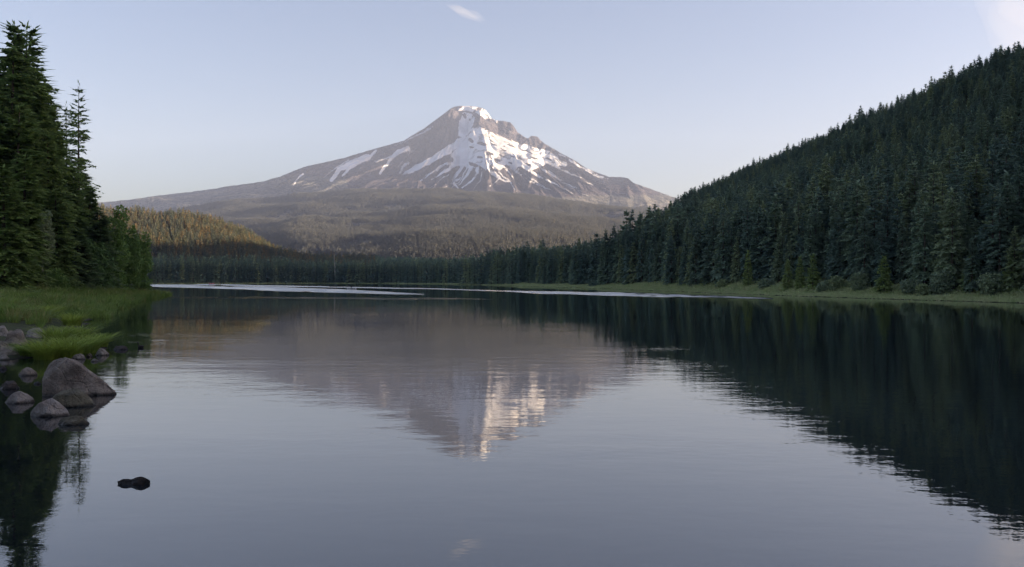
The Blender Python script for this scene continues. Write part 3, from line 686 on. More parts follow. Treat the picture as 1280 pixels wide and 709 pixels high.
MARKS = [('the round pale bush', 725), ('the slim pale conifer', 880), ('the lone pale conifer', 935), ('the row of three', 1000), ('the plump pale conifer', 1105), ('the broad willow bush', 1178), ('the greyish young conifer', 1213)]
slots = {}
for i in order[:236]:
    px = 640 + FPX * u[i]; mk = min(MARKS, key=lambda q: abs(q[1] - px))
    rank = 'in the front rank' if d[i] < 22 else ('just behind the front rank' if d[i] < 50 else 'up on the slope')
    size = 'tall' if Ht[i] > 24 else ('short' if Ht[i] < 18 else 'mid height'); side = 'left' if px < mk[1] else 'right'
    slots.setdefault((mk, side, rank, size), []).append((abs(px - mk[1]), i))
for (mk, side, rank, size), lst in slots.items():
    for n_, (_, i) in enumerate(sorted(lst)):
        s = Ht[i] / 24; j = int(g.integers(4))
        lab = '%s %s dark conifer %s of %s, %s' % (ORD[n_], size, side, mk[0], rank)
        gp = 'conifers up the right hillside' if rank.startswith('up') else 'conifers along the right shore'
        tree('conifer_tree', MID[j], (X[i], Y[i], Z[i] - 0.3), s, g.random() * 6.28, lab, gp, 'conifer', 0.8 + 0.4 * g.random())
k = ~sel
sx = (Ht[k] / 24); wv = 0.85 + 0.4 * g.random(k.sum())
C_mid = templates('spruce_kind', MIDM)
o = scatter('hillside_forest', np.stack([X[k], Y[k], Z[k] - 0.3], -1), g.random(k.sum()) * 6.28, np.stack([sx * wv, sx * wv, sx], -1), g.integers(0, 4, k.sum()), C_mid)
tag(o, 'dense dark conifer forest covering the upper right hillside')
# continuation of the same hill beside and behind the viewer
X, Y = jitter(60, 640, -420, 560, 11, g); th = np.degrees(np.arctan2(X, Y)); r = np.hypot(X, Y); d = lake_dist(X, Y)
k = (th > 40) & (th < 150) & (d > 14) & (r < np.interp(th, [a for a, b in RC], [b for a, b in RC]) + 60); X, Y, d = X[k], Y[k], d[k]
sx = (18 + 10 * g.random(len(X))) / 24
o = scatter('hillside_forest', np.stack([X, Y, land(X, Y, d) - 0.3], -1), g.random(len(X)) * 6.28, sx * 1.3, g.integers(0, 4, len(X)), C_mid)
tag(o, 'same conifer forest running on along the right shore out of view')
# left land behind the near trees
X, Y = jitter(-420, -40, 60, 700, 8, g); th = np.degrees(np.arctan2(X, Y)); r = np.hypot(X, Y); d = lake_dist(X, Y)
k = (d > 26) & (th < -24.5) & (r > 190) & (th > -60); X, Y, d = X[k], Y[k], d[k]
sx = (17 + 8 * g.random(len(X))) / 24
o = scatter('shore_forest', np.stack([X, Y, land(X, Y, d) - 0.3], -1), g.random(len(X)) * 6.28, sx, g.integers(0, 4, len(X)), C_mid)
tag(o, 'dark conifer wood behind the tall firs on the left shore')
for (xa, xb, ya, yb, lab) in ((-90, -31, -35, 12, 'conifers on the left bank just outside the photo'), (-75, 75, -75, -8, 'conifers behind the dam road')):
    X, Y = jitter(xa, xb, ya, yb, 5.5, g); d = lake_dist(X, Y); k = (d > 3) & ((X / np.maximum(Y, 0.1) < -0.67) | (Y < 0)); X, Y, d = X[k], Y[k], d[k]
    sx = (18 + 9 * g.random(len(X))) / 24
    o = scatter('shore_forest', np.stack([X, Y, land(X, Y, d) - 0.3], -1), g.random(len(X)) * 6.28, sx, g.integers(0, 4, len(X)), C_mid); tag(o, lab)
# far shore and the sunlit hill on the left
X, Y = jitter(-1150, 60, 640, 2350, 8.2, g); th = np.degrees(np.arctan2(X, Y)); r = np.hypot(X, Y); d = lake_dist(X, Y)
k = (th > -31) & (th < 2.5) & (d > 7) & (r < np.interp(th, [a for a, b in LH1], [b for a, b in LH1]) + 380) & (r > 700); X, Y, th, r, d = X[k], Y[k], th[k], r[k], d[k]
k = (d > 60) | (g.random(len(d)) < 0.95); X, Y, th, r, d = X[k], Y[k], th[k], r[k], d[k]
Z = land(X, Y, d); Ht = (25 + 11 * g.random(len(X))) * (1 + 0.25 * vnoise(X / 60, Y / 60, 45)) * np.interp(th, [-12, -5, 2], [1, 0.9, 0.85])
px = 640 + FPX * X / Y
app = Ht / r * (d < 16) * (px > 165) * (px < 640)
order = np.argsort(-app)[:44]; order = order[app[order] > 0]; sel = np.zeros(len(X), bool); sel[order] = True
lr = {'left': [], 'right': []}
for i in order: lr['left' if px[i] < 418 else 'right'].append((abs(px[i] - 418), i))
for side, lst in lr.items():
    for n_, (_, i) in enumerate(sorted(lst)):
        s = Ht[i] / 28; w_ = 0.85 + 0.3 * g.random(); o = link(bpy.data.objects.new('conifer_tree', SHOREM[int(g.integers(3))]))
        o.location = (X[i], Y[i], Z[i] - 0.3); o.scale = (s * w_, s * w_, s); o.rotation_euler = (0, 0, g.random() * 6.28)
        num = ORD[n_]
        tag(o, '%s far shore conifer %s of the pale dead trunk' % (num, side), 'conifer', 'conifers lining the far shore')
k = ~sel; sx = Ht[k] / 28; wv = 0.85 + 0.35 * g.random(k.sum())
C_far = templates('far_kind', FARM + SHOREM)
ix = g.integers(0, 3, k.sum()) + 3 * ((d[k] < 120) | (px[k] > 470))  # shaded ranks pick the dark copies, sunlit hill the warm ones
o = scatter('far_forest', np.stack([X[k], Y[k], Z[k] - 0.3], -1), g.random(k.sum()) * 6.28, np.stack([sx * wv, sx * wv, sx], -1), ix, C_far)
tag(o, 'conifer forest beyond the far shore and on the sunlit left hill')
# foothill timber
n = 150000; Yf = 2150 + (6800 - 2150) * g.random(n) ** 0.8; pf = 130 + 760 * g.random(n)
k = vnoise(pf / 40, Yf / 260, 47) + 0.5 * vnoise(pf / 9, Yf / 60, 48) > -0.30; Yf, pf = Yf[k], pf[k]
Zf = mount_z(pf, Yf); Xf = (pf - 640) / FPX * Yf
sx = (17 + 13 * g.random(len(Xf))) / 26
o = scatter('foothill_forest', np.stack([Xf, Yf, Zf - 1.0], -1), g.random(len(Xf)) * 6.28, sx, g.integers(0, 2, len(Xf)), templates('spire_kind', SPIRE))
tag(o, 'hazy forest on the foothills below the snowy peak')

# pale young conifers and shrubs in front of the right forest
for i, (px, top, off, wf, lab) in enumerate([
        (935, 314, 11, 1.0, 'pale green young conifer alone on the right grass strip, farthest of the pale ones'),
        (985, 324, 10, 0.9, 'small pale conifer, left one of a close row of three on the right shore'),
        (1000, 321, 11, 0.9, 'small pale conifer in the middle of a close row of three'),
        (1016, 317, 11, 1.05, 'dense yellow green conifer ending the row of three on the right'),
        (1105, 320, 11, 1.15, 'plump yellow green conifer standing alone before the dark right forest'),
        (1213, 318, 14, 1.0, 'greyish green young conifer near the right edge of the shore forest'),
        (880, 330, 12, 0.9, 'slim pale conifer at the foot of the right hill, left of the others'),
        (1265, 322, 15, 1.1, 'young green conifer at the right edge of the photo')]):
    Ys = np.interp(px, [a for a, b in far_sh], [b for a, b in far_sh]) ; X = PX(px, Ys) + off * 0.72; Y = X / ((px - 640) / FPX); z0 = gz(X, Y)
    H = EYE + (HZ - top) / FPX * Y - z0
    tree('young_conifer', YOUNG[i % 2], (X, Y, z0 - 0.1), H / 12, i * 1.7, lab, 'pale young conifers on the right shore', 'conifer', wf * 12 / max(H, 5) * 0.75)
for i, (px, top, wpx, off, lab) in enumerate([
        (725, 332, 26, 11, 'round pale green bush on the right shore, farthest along'), (690, 346, 16, 9, 'small low bush at the far end of the right grass strip'), (762, 347, 18, 10, 'low bush below tall conifers right of the round bush'),
        (905, 350, 18, 10, 'small grey green shrub left of the alone pale conifer'), (958, 350, 24, 11, 'low wide shrub between the pale conifers'), (1046, 346, 26, 11, 'grey green shrub right of the row of three'), (1075, 342, 28, 12, 'grey domed bush left of the plump conifer'),
        (1138, 350, 26, 11, 'small shrub right of the plump conifer'), (1178, 338, 36, 12, 'broad grey green willow bush on the right shore'), (1240, 344, 40, 13, 'wide green bush close to the right edge of the photo'), (1030, 352, 18, 9, 'tiny shrub on the right grass strip'),
        (840, 350, 16, 10, 'small shrub at the foot of the right hill'), (1155, 356, 20, 9, 'tiny rounded shrub below the willow bush')]):
    Ys = np.interp(px, [a for a, b in far_sh], [b for a, b in far_sh]); X = PX(px, Ys) + off * 0.72; Y = X / ((px - 640) / FPX)
    broadleaf('shrub', px, top, Y, wpx, 1500, 0.34, M_shrub, lab, 'shrub', 'shrubs on the right shore', 40 + i, trunk=False)

# ------------------------------------------------------------------ grasses
def tuft_mesh(name, seed, n, h, spread, wid, mat, bend=0.45):
    g = np.random.default_rng(seed); a = g.random(n) * 2 * PI; rr_ = spread * np.sqrt(g.random(n)); hh = h * (0.55 + 0.5 * g.random(n))
    b = np.stack([rr_ * np.cos(a), rr_ * np.sin(a), 0 * a - 0.05], -1); d = np.stack([np.cos(a), np.sin(a), 0 * a], -1) + g.normal(0, 0.5, (n, 3)) * [1, 1, 0]
    q = unit(np.stack([-d[:, 1], d[:, 0], 0 * a], -1) + g.normal(0, 0.5, (n, 3)) * [1, 1, 0]) * wid * (0.6 + 0.7 * g.random(n))[:, None]
    bd = bend * (0.3 + g.random(n)) * hh; rows = []
    for t, wt in ((0, 1), (0.4, 0.9), (0.75, 0.6), (1, 0.05)):
        p = b + d * (bd * t * t)[:, None]; p[:, 2] += hh * (t - 0.18 * t * t * bend * 2)
        rows += [p - q * wt, p + q * wt]
    V = np.stack(rows, 1).reshape(-1, 3); i = np.arange(n)[:, None] * 8
    F = np.concatenate([i + np.array([[2 * k, 2 * k + 1, 2 * k + 3, 2 * k + 2]]) for k in range(3)])
    return mesh_np(name, V, F, mat)
REED = [tuft_mesh('reed_tuft', 400 + k, 46, 1.15, 0.42, 0.020, M_grass, bnd) for k, bnd in enumerate((0.3, 0.5, 0.75))]
MEAD = [tuft_mesh('meadow_tuft', 410 + k, 34, 0.55, 0.55, 0.030, M_meadow, 0.5) for k in range(2)]
C_reed = templates('reed_kind', REED); C_mead = templates('meadow_kind', MEAD)
X, Y = jitter(-190, -22, 44, 262, 0.62, g); k = (X / Y > -0.64) & (X / Y < -0.36); X, Y = X[k], Y[k]
d = lake_dist(X, Y); nz = vnoise(X / 7, Y / 7, 55) + 0.5 * vnoise(X / 2.2, Y / 2.2, 56)
k = (d > -1.0 - 1.5 * nz) & (d < 52) & (g.random(len(d)) < np.interp(np.hypot(X, Y), [50, 110, 260], [1, 0.75, 0.4]) * np.clip(0.5 + 1.6 * nz, 0.05, 1)) & (Y > np.where(X / Y < -0.535, 74, 90) + 12 * nz); X, Y, d, nz = X[k], Y[k], d[k], nz[k]
sx = (0.7 + 0.7 * g.random(len(X))) * (1 + 0.9 * nz) * np.interp(d, [-1, 3, 10], [0.75, 1, 1.15]) * np.interp(Y, [55, 85, 130], [0.45, 0.9, 1.15])
o = scatter('reed_grass', np.stack([X, Y, np.maximum(land(X, Y, d), -0.25)], -1), g.random(len(X)) * 6.28, np.stack([sx * 1.15, sx * 1.15, sx * 1.1], -1), g.integers(0, 3, len(X)), C_reed)
tag(o, 'tall green sedge and reeds along the left bank')
# right shore strip
X, Y = jitter(-120, 110, 140, 1100, 0.95, g); u = X / Y; k = (u > -0.11) & (u < 0.62); X, Y = X[k], Y[k]; d = lake_dist(X, Y); nz = vnoise(X / 9, Y / 9, 57)
k = (d > 0.2 + nz) & (d < 17) & (g.random(len(d)) < np.interp(Y, [150, 300, 900], [0.9, 0.7, 0.3])); X, Y, d, nz = X[k], Y[k], d[k], nz[k]
sx = (0.7 + 0.6 * g.random(len(X))) * (1 + 0.8 * nz) * np.interp(d, [0, 4, 12], [0.7, 1, 1.7])
o = scatter('meadow_grass', np.stack([X, Y, land(X, Y, d)], -1), g.random(len(X)) * 6.28, sx, g.integers(0, 2, len(X)), C_mead)
tag(o, 'pale green grass strip along the right shore')
# far shore strip
X, Y = jitter(-520, -60, 940, 1330, 2.2, g); d = lake_dist(X, Y); k = (d > 0) & (d < 9) & (X / Y < -0.06); X, Y, d = X[k], Y[k], d[k]
sx = 1.6 + 1.2 * g.random(len(X))
o = scatter('meadow_grass', np.stack([X, Y, land(X, Y, d)], -1), g.random(len(X)) * 6.28, sx, g.integers(0, 2, len(X)), C_mead)
tag(o, 'thin green grass line along the far shore')
# countable sedge clumps among the stones
def clump(px, py, wpx, hpx, lab, seed, n=420, Yd=None):
    Y = Yd or EYE * FPX / (py - HZ); X = PX(px, Y); W = wpx / FPX * Y / 2; H = hpx / FPX * Y
    gq = np.random.default_rng(seed); n_ = n; a = gq.random(n_) * 2 * PI; rr_ = np.sqrt(gq.random(n_))
    me = tuft_mesh('sedge_clump', seed, n, H * 1.12, W * 0.55, 0.020, M_clump, 0.85)
    o = link(bpy.data.objects.new('sedge_clump', me)); o.location = (X, Y, max(gz(X, Y), -0.05)); tag(o, lab, 'grass clump', 'sedge clumps among the shore stones'); return o
for i, a_ in enumerate([(84, 447, 58, 38, 'large bright green sedge clump right behind the big boulder'), (58, 449, 48, 36, 'dark green sedge clump left of the bright clump'), (108, 441, 44, 32, 'arching sedge clump at the water right of the big boulder'),
                        (126, 434, 26, 24, 'small sedge clump over the pale stone at the point'), (38, 446, 40, 24, 'low dark sedge clump in front of the stone pile'), (98, 428, 44, 28, 'sedge clump at the back of the point'), (70, 432, 44, 30, 'sedge clump behind the two middle clumps'),
                        (48, 402, 44, 24, 'rounded sedge clump above the stone pile'), (20, 404, 34, 22, 'sedge clump at left above the pale stones'), (90, 408, 36, 22, 'sedge clump at the head of the small inlet'), (66, 398, 34, 20, 'sedge clump on the bank edge behind the stone pile'), (8, 396, 40, 24, 'leaning sedge clump at the left edge, above the pale stones'),
                        (100, 394, 30, 18, 'sedge clump where the bank meets the inlet water'), (34, 386, 44, 20, 'tall sedge clump midway up the left bank'), (82, 384, 34, 16, 'small sedge clump on the middle of the left bank'), (126, 384, 30, 14, 'sedge clump fringing the inlet on its far side'), (152, 377, 30, 12, 'low sedge clump along the tongue of grass')]):
    clump(*a_, 500 + i)

# ------------------------------------------------------------------ stones
def rock(name, px, py, wpx, hpx, pts, mat, label, group='stones in the shallows', seed=0, depth=0.8, cuts=3, rough=0.05, sink=0.12, cat='rock', chip=1.0, saddle=0.0):
    """hull of hand-set points (x -1..1, y depth -1..1, z 0..1), cut finer and weathered"""
    import bmesh
    Y = EYE * FPX / (py - HZ); X = PX(px, Y); W = wpx / FPX * Y / 2; H = hpx * 0.82 / FPX * Y
    gz_ = max(gz(X, Y), 0.0)
    Y = (EYE - gz_) * FPX / (py - HZ); X = PX(px, Y); W = wpx / FPX * Y / 2; H = hpx * 0.82 / FPX * Y; gz_ = max(gz(X, Y), 0.0)
    bm = bmesh.new()
    for (x, y, z) in pts: bm.verts.new((x * W, y * W * depth, z * H))
    bmesh.ops.convex_hull(bm, input=bm.verts[:])
    bmesh.ops.delete(bm, geom=[v for v in bm.verts if not v.link_faces], context='VERTS')
    gq = np.random.default_rng(900 + seed)
    for c in range(9 if chip > 0 else 0):                   # chip off corners
        n_ = Vector(gq.normal(0, 1, 3)); n_.z = abs(n_.z) * 0.6; n_.normalize()
        ext = max(v.co.dot(n_) for v in bm.verts); lo_ = min(v.co.dot(n_) for v in bm.verts)
        co = n_ * (ext - (ext - lo_) * gq.uniform(0.02, 0.09) * chip)
        bmesh.ops.bisect_plane(bm, geom=bm.verts[:] + bm.edges[:] + bm.faces[:], plane_co=co, plane_no=n_, clear_outer=True)
        bmesh.ops.holes_fill(bm, edges=[e for e in bm.edges if e.is_boundary], sides=0)
    bmesh.ops.dissolve_limit(bm, angle_limit=R(9), verts=bm.verts[:], edges=bm.edges[:])
    bmesh.ops.bevel(bm, geom=bm.edges[:], offset=min(W, H) * 0.014, segments=1, profile=0.6, affect='EDGES', clamp_overlap=True)
    bmesh.ops.triangulate(bm, faces=bm.faces[:])
    for c in range(cuts + 1):
        bmesh.ops.subdivide_edges(bm, edges=[e for e in bm.edges if e.calc_length() > W * 0.07], cuts=1)
        bmesh.ops.triangulate(bm, faces=bm.faces[:])
    bmesh.ops.smooth_vert(bm, verts=bm.verts[:], factor=0.06, use_axis_x=True, use_axis_y=True, use_axis_z=True)
    bm.normal_update()
    from mathutils import noise
    off = Vector((seed * 7.1, seed * 3.3, 0))
    for v in bm.verts:
        f = noise.fractal(v.co / W * 2.2 + off, 0.8, 2.1, 6); f2 = noise.noise(v.co / W * 5 + off)
        v.co += v.normal * W * rough * (f - 0.6 * max(0, 0.25 - abs(f2)))
    if saddle:
        for v in bm.verts:
            if v.co.z > 0: v.co.z *= 1 - saddle * math.exp(-((v.co.x / W + 0.14) / 0.22) ** 2)
    me = bpy.data.meshes.new(name); bm.to_mesh(me); bm.free(); me.materials.append(mat)
    me.polygons.foreach_set('use_smooth', np.ones(len(me.polygons), bool))
    o = link(bpy.data.objects.new(name, me)); o.location = (X, Y, gz_ - sink * H); tag(o, label, cat, group); return o
S = -0.35
LOAF = [(-1, 0, 0.25), (-0.9, -0.6, S), (0.9, -0.6, S), (1, 0, 0.15), (-0.9, 0.7, S), (0.9, 0.7, S), (-0.5, -0.5, 0.7), (0.4, -0.5, 0.72), (-0.4, 0.4, 1.0), (0.3, 0.3, 1.0), (0.75, 0, 0.65), (-0.75, 0, 0.7), (0, -0.85, 0.2), (0, 0.9, 0.3)]
WEDGE = [(-1, 0, 0.1), (-0.85, -0.6, S), (0.9, -0.6, S), (1, -0.1, 0.08), (-0.7, 0.8, S), (0.8, 0.7, S), (-0.35, -0.3, 0.86), (-0.1, 0.4, 1.0), (0.15, -0.2, 0.92), (0.6, 0.3, 0.5), (-0.8, 0.1, 0.45), (0.2, -0.8, 0.3)]
BIG = [(-1.0, 0.1, 0.0), (-0.98, 0.2, 0.40), (-0.9, -0.35, S), (-0.55, -0.62, S), (0.6, -0.45, S), (1.0, -0.05, 0.06), (1.0, 0.1, S), (-0.8, 0.9, S), (0.5, 0.8, S),
       (-0.90, 0.05, 0.66), (-0.70, 0.1, 0.88), (-0.36, -0.02, 1.0), (-0.27, -0.12, 0.97), (-0.10, 0.15, 0.86), (0.25, -0.05, 0.56), (0.62, -0.08, 0.28), (-0.45, 0.5, 0.85), (-0.85, -0.30, 0.30), (0.3, 0.4, 0.45)]
LOBE = [(-1, 0, 0.35), (-0.85, -0.6, S), (0.9, -0.5, S), (1, 0.1, 0.45), (-0.7, 0.6, S), (0.9, 0.6, S), (-0.72, 0, 0.62), (-0.35, 0.1, 0.68), (0.05, 0.15, 0.95), (0.4, 0.15, 1.0), (0.72, 0.1, 0.82), (0.92, 0.1, 0.6), (0, -0.7, 0.1)]
FLAT = [(-1, 0, 0.2), (-0.8, -0.6, S), (0.8, -0.6, S), (1, 0, 0.2), (-0.7, 0.7, S), (0.8, 0.7, S), (-0.6, 0, 0.8), (0.1, 0.1, 1.0), (0.6, 0, 0.8), (0, -0.7, 0.3)]
rock('boulder', 99, 493, 97, 58, BIG, M_rock, 'big pointed grey boulder with a slanting ridge, largest of the shore stones', seed=1, cuts=3, rough=0.035, sink=0.0, cat='boulder', chip=0.3)
rock('boulder', 90, 507, 57, 26, LOAF, M_rockmoss, 'rounded mossy boulder lying in front of the big pointed boulder', seed=2, rough=0.03, sink=0.03, cat='boulder')
rock('boulder', 62, 519, 52, 28, WEDGE, M_rockpale, 'pale wedge shaped boulder in front of the mossy one', seed=3, rough=0.025, sink=0.03, cat='boulder')
rock('rock', 25, 503, 40, 20, WEDGE, M_rockpale, 'pale rock at left, between dark stone and wedge boulder', seed=4, rough=0.03)
rock('rock', 12, 486, 24, 14, LOAF, M_rockdark, 'dark wet rock at the left edge behind the pale rock', seed=5)
rock('rock', 92, 530, 44, 14, FLAT, M_rockmoss, 'flat dark rock low in the water, nearest of the shore stones', seed=6, sink=0.1)
rock('rock', 35, 469, 24, 13, LOAF, M_rock, 'small grey rock in the water left of the big boulder', seed=7)
rock('rock', 98, 449, 20, 10, FLAT, M_rockpale, 'small flat pale rock peeping out behind the big boulder', seed=8)
rock('rock', 128, 444, 19, 13, WEDGE, M_rockpale, 'pale pointed rock at the tip of the sedge point', seed=9)
rock('rock', 151, 437, 20, 8, FLAT, M_rockdark, 'low black rock beside the water bird', seed=10)
rock('rock', 167, 605, 41, 11.5, LOBE, M_rockdark, 'dark two humped rock alone in open water, nearest to the viewer', seed=11, rough=0.04, sink=0.06, depth=0.45, chip=0.0, saddle=0.2)
rock('rock', 3, 421, 18, 22, WEDGE, M_rockpale, 'pale stone at left edge, topmost of the stone pile', 'stones piled on the left bank', 12)
rock('rock', 20, 430, 30, 25, LOAF, M_rock, 'grey rounded stone in the middle of the stone pile', 'stones piled on the left bank', 13)
rock('rock', 45, 422, 32, 18, FLAT, M_rockpale, 'long pale stone half hidden by sedge', 'stones piled on the left bank', 14)
rock('rock', 3, 432, 18, 15, FLAT, M_rock, 'squat grey stone at left edge below the pale one', 'stones piled on the left bank', 15)
rock('rock', 10, 442, 36, 15, FLAT, M_rock, 'long flat slab at the foot of the stone pile', 'stones piled on the left bank', 16)
rock('rock', 5, 449, 16, 9, FLAT, M_rockpale, 'small pale slab in the water below the long slab', 'stones in the shallows', 17)
rock('rock', 31, 436, 16, 8, LOAF, M_rockdark, 'small dark stone wedged beside the rounded stone', 'stones piled on the left bank', 18)

for i, (x_, y_, w_, h_, mt, lab) in enumerate([
        (14, 421, 15, 10, M_rock, 'squarish grey stone between the two pale stones of the pile'), (57, 437, 15, 8, M_rock, 'brown stone under the dark green sedge clump'), (30, 445, 18, 7, M_rockdark, 'flat dark stone at the water below the rounded stone'),
        (76, 452, 13, 6, M_rockdark, 'small dark stone at the back left of the big boulder'), (118, 452, 12, 5, M_rock, 'low brown stone in the water below the sedge point'), (3, 462, 12, 7, M_rockdark, 'dark stone at the left edge alone in the water'),
        (47, 480, 10, 4, M_rockdark, 'tiny dark stone breaking the water left of the big boulder'), (112, 446, 10, 6, M_rock, 'little grey stone beside the pale pointed rock')]):
    rock('rock', x_, y_, w_, h_, (LOAF, WEDGE, FLAT)[i % 3], mt, lab, 'stones piled on the left bank' if y_ < 446 else 'stones in the shallows', 30 + i)

# ------------------------------------------------------------------ small things: snag, driftwood, boats, bird
Y = 1296; X = PX(418.5, Y)
sn = link(bpy.data.objects.new('dead_tree', trunk_mesh('dead_tree', 44, 0.95, 0.28, M_snag, 9, 8, -0.045, 0.10, 3))); sn.location = (X, Y + 4, gz(X, Y + 4)); tag(sn, 'bare pale dead trunk standing before the far forest', 'dead tree')
for px_, top_, Ys_, Hs_ in ((1198, 163, 330, 17), (1036, 205, 420, 19), (1132, 212, 300, 14)):
    X = PX(px_, Ys_); so = link(bpy.data.objects.new('dead_tree', trunk_mesh('dead_tree', EYE + (HZ - top_) / FPX * Ys_ - gz(X, Ys_), 0.30, 0.06, M_snag, 7, 6, 0.01, 0.04, px_))); so.location = (X, Ys_, gz(X, Ys_))
    tag(so, {1198: 'thin grey dead trunk high on the right hillside, near the photo edge', 1036: 'thin grey dead trunk on the right hillside above the row of three', 1132: 'grey dead trunk mid slope above the plump pale conifer'}[px_], 'dead tree')
def tube_path(name, P, rads, mat, n=7):
    V = []; F = []; P = [Vector(p) for p in P]
    for i, p in enumerate(P):
        dz = (P[min(i + 1, len(P) - 1)] - P[max(i - 1, 0)]).normalized(); x = dz.cross(Vector((0.3, 0.2, 1))).normalized(); y = dz.cross(x)
        for k in range(n):
            an = 2 * PI * k / n; V.append(tuple(p + (x * math.cos(an) + y * math.sin(an)) * rads[i]))
    for i in range(len(P) - 1):
        for k in range(n): F.append([i * n + k, i * n + (k + 1) % n, (i + 1) * n + (k + 1) % n, (i + 1) * n + k])
    caps = np.array([list(range(n))[::-1], [(len(P) - 1) * n + k for k in range(n)]])
    return mesh_np(name, np.array(V), [np.array(F), caps], mat, True)
Yd = 300; dr = empty('driftwood', (PX(156, Yd), Yd, 0))
link(bpy.data.objects.new('log', tube_path('log', [(-0.8, 0, 0.1), (0.5, 0.3, 0.30), (3.0, 0.2, 0.24), (7.4, 0, 0.05)], [0.22, 0.24, 0.18, 0.05], M_bark)), dr)
link(bpy.data.objects.new('stub', tube_path('stub', [(0.0, 0, 0.0), (0.05, 0, 0.7), (0.2, 0, 1.25)], [0.22, 0.18, 0.1], M_bark)), dr)
for x in (2.6, 4.1, 5.2): link(bpy.data.objects.new('twig', tube_path('twig', [(x, 0.1, 0.15), (x + 0.3, 0, 0.6), (x + 0.9, 0, 0.85)], [0.06, 0.045, 0.02], M_bark, 5)), dr)
tag(dr, 'dark half sunken driftwood log off the tip of the left headland', 'log')

def flat_mat(name, c, r=0.5):
    m = Mat(name); m.col(m.mix(m.noise(m.obj(), 4, 3), tuple(v * 0.85 for v in c), c)); m.rough(r); return m.m
M_hull = flat_mat('pale_hull', (0.78, 0.78, 0.76), 0.4); M_red = flat_mat('red_hull', (0.55, 0.22, 0.22), 0.4); M_cloth = flat_mat('dark_cloth', (0.03, 0.035, 0.045), 0.9); M_skin = flat_mat('skin', (0.42, 0.27, 0.20), 0.6)
M_feather = flat_mat('dark_feather', (0.035, 0.03, 0.027), 0.7); M_bill = flat_mat('bill', (0.10, 0.085, 0.05), 0.5); M_paddle = flat_mat('paddle', (0.5, 0.5, 0.48), 0.5)
def hull_mesh(name, L, Wd, Hh, mat, n=13):
    V = []; ring = 7
    for i in range(n):
        t = -1 + 2 * i / (n - 1); wv = Wd / 2 * max(1 - abs(t) ** 2.6, 0.02); sh = Hh * (1 + 0.45 * t * t)
        for k in range(ring):
            an = PI * k / (ring - 1); V.append((t * L / 2, -math.cos(an) * wv, sh * (1 - math.sin(an) ** 0.7) + 0.0 - 0.1))
    F = [[i * ring + k, i * ring + k + 1, (i + 1) * ring + k + 1, (i + 1) * ring + k] for i in range(n - 1) for k in range(ring - 1)]
    b = len(V)                                              # inner skin, so the hull has thickness
    for (x, y, z) in list(V): V.append((x * 0.97, y * 0.88, z + 0.04 if z < Hh * 0.6 else z))
    F += [[b + f for f in q][::-1] for q in F]
    for i in range(n - 1):
        for k in (0, ring - 1): F.append([i * ring + k, (i + 1) * ring + k, b + (i + 1) * ring + k, b + i * ring + k])
    return mesh_np(name, np.array(V), np.array(F), mat, True)
def skin_obj(name, verts, edges, radii, mat, parent=None, root=0):
    me = bpy.data.meshes.new(name); me.from_pydata(verts, edges, []); me.materials.append(mat)
    o = link(bpy.data.objects.new(name, me), parent); md = o.modifiers.new('skin', 'SKIN'); md.use_smooth_shade = True
    for i, v in enumerate(me.skin_vertices[0].data): v.radius = (radii[i], radii[i]); v.use_root = (i == root)
    o.modifiers.new('sub', 'SUBSURF').levels = 1; o.modifiers['sub'].render_levels = 1
    return o
def standing_person(loc, rz, label):
    r = empty('person', loc, rz, 1.08)
    vs = [(0, 0, 0.92), (0, 0.01, 1.15), (0, 0.0, 1.40), (0, 0.0, 1.50), (0.19, 0, 1.38), (0.30, 0.14, 1.14), (0.22, 0.36, 1.10), (-0.19, 0, 1.38), (-0.30, 0.16, 1.16), (-0.20, 0.38, 1.22),
          (0.11, 0.0, 0.86), (0.16, 0.04, 0.46), (0.17, 0.0, 0.08), (0.18, 0.14, 0.03), (-0.11, 0.0, 0.86), (-0.16, 0.04, 0.46), (-0.17, 0.0, 0.08), (-0.18, 0.14, 0.03)]
    es = [(0, 1), (1, 2), (2, 3), (2, 4), (4, 5), (5, 6), (2, 7), (7, 8), (8, 9), (0, 10), (10, 11), (11, 12), (12, 13), (0, 14), (14, 15), (15, 16), (16, 17)]
    rd = [0.20, 0.21, 0.20, 0.07, 0.10, 0.075, 0.04, 0.10, 0.075, 0.04, 0.13, 0.075, 0.05, 0.04, 0.10, 0.075, 0.05, 0.04]
    skin_obj('body', vs, es, rd, M_cloth, r)
    skin_obj('head', [(0, 0.0, 1.53), (0, 0.015, 1.62), (0, 0.02, 1.71)], [(0, 1), (1, 2)], [0.06, 0.09, 0.08], M_skin, r)
    skin_obj('hair', [(0, -0.03, 1.66), (0, -0.01, 1.74), (0, 0.02, 1.775)], [(0, 1), (1, 2)], [0.08, 0.09, 0.065], M_cloth, r)
    tag(r, label, 'person'); return r
Yb = EYE * FPX / (362.4 - HZ)
bx_ = PX(439.5, Yb)
bt = empty('rowing_boat', (bx_, Yb, 0.0), R(8)); link(bpy.data.objects.new('hull', hull_mesh('hull', 4.2, 1.35, 0.55, M_hull)), bt)
for x_ in (-1.1, 1.2): link(bpy.data.objects.new('seat', tube_path('seat', [(x_, -0.5, 0.34), (x_, 0.5, 0.34)], [0.1, 0.1], M_hull, 6)), bt)
tag(bt, 'small pale boat far out on the lake at the end of the bright lane', 'boat', 'small boats on the lake')
standing_person((bx_ - 0.2, Yb, 0.0), R(-80), 'tiny figure in dark clothes standing in the pale boat')
pd = empty('paddle', (bx_ + 0.15, Yb, 1.12), R(8)); link(bpy.data.objects.new('shaft', tube_path('shaft', [(-0.15, -0.5, 0.75), (0.25, 0.45, -0.85)], [0.022, 0.022], M_paddle, 6)), pd)
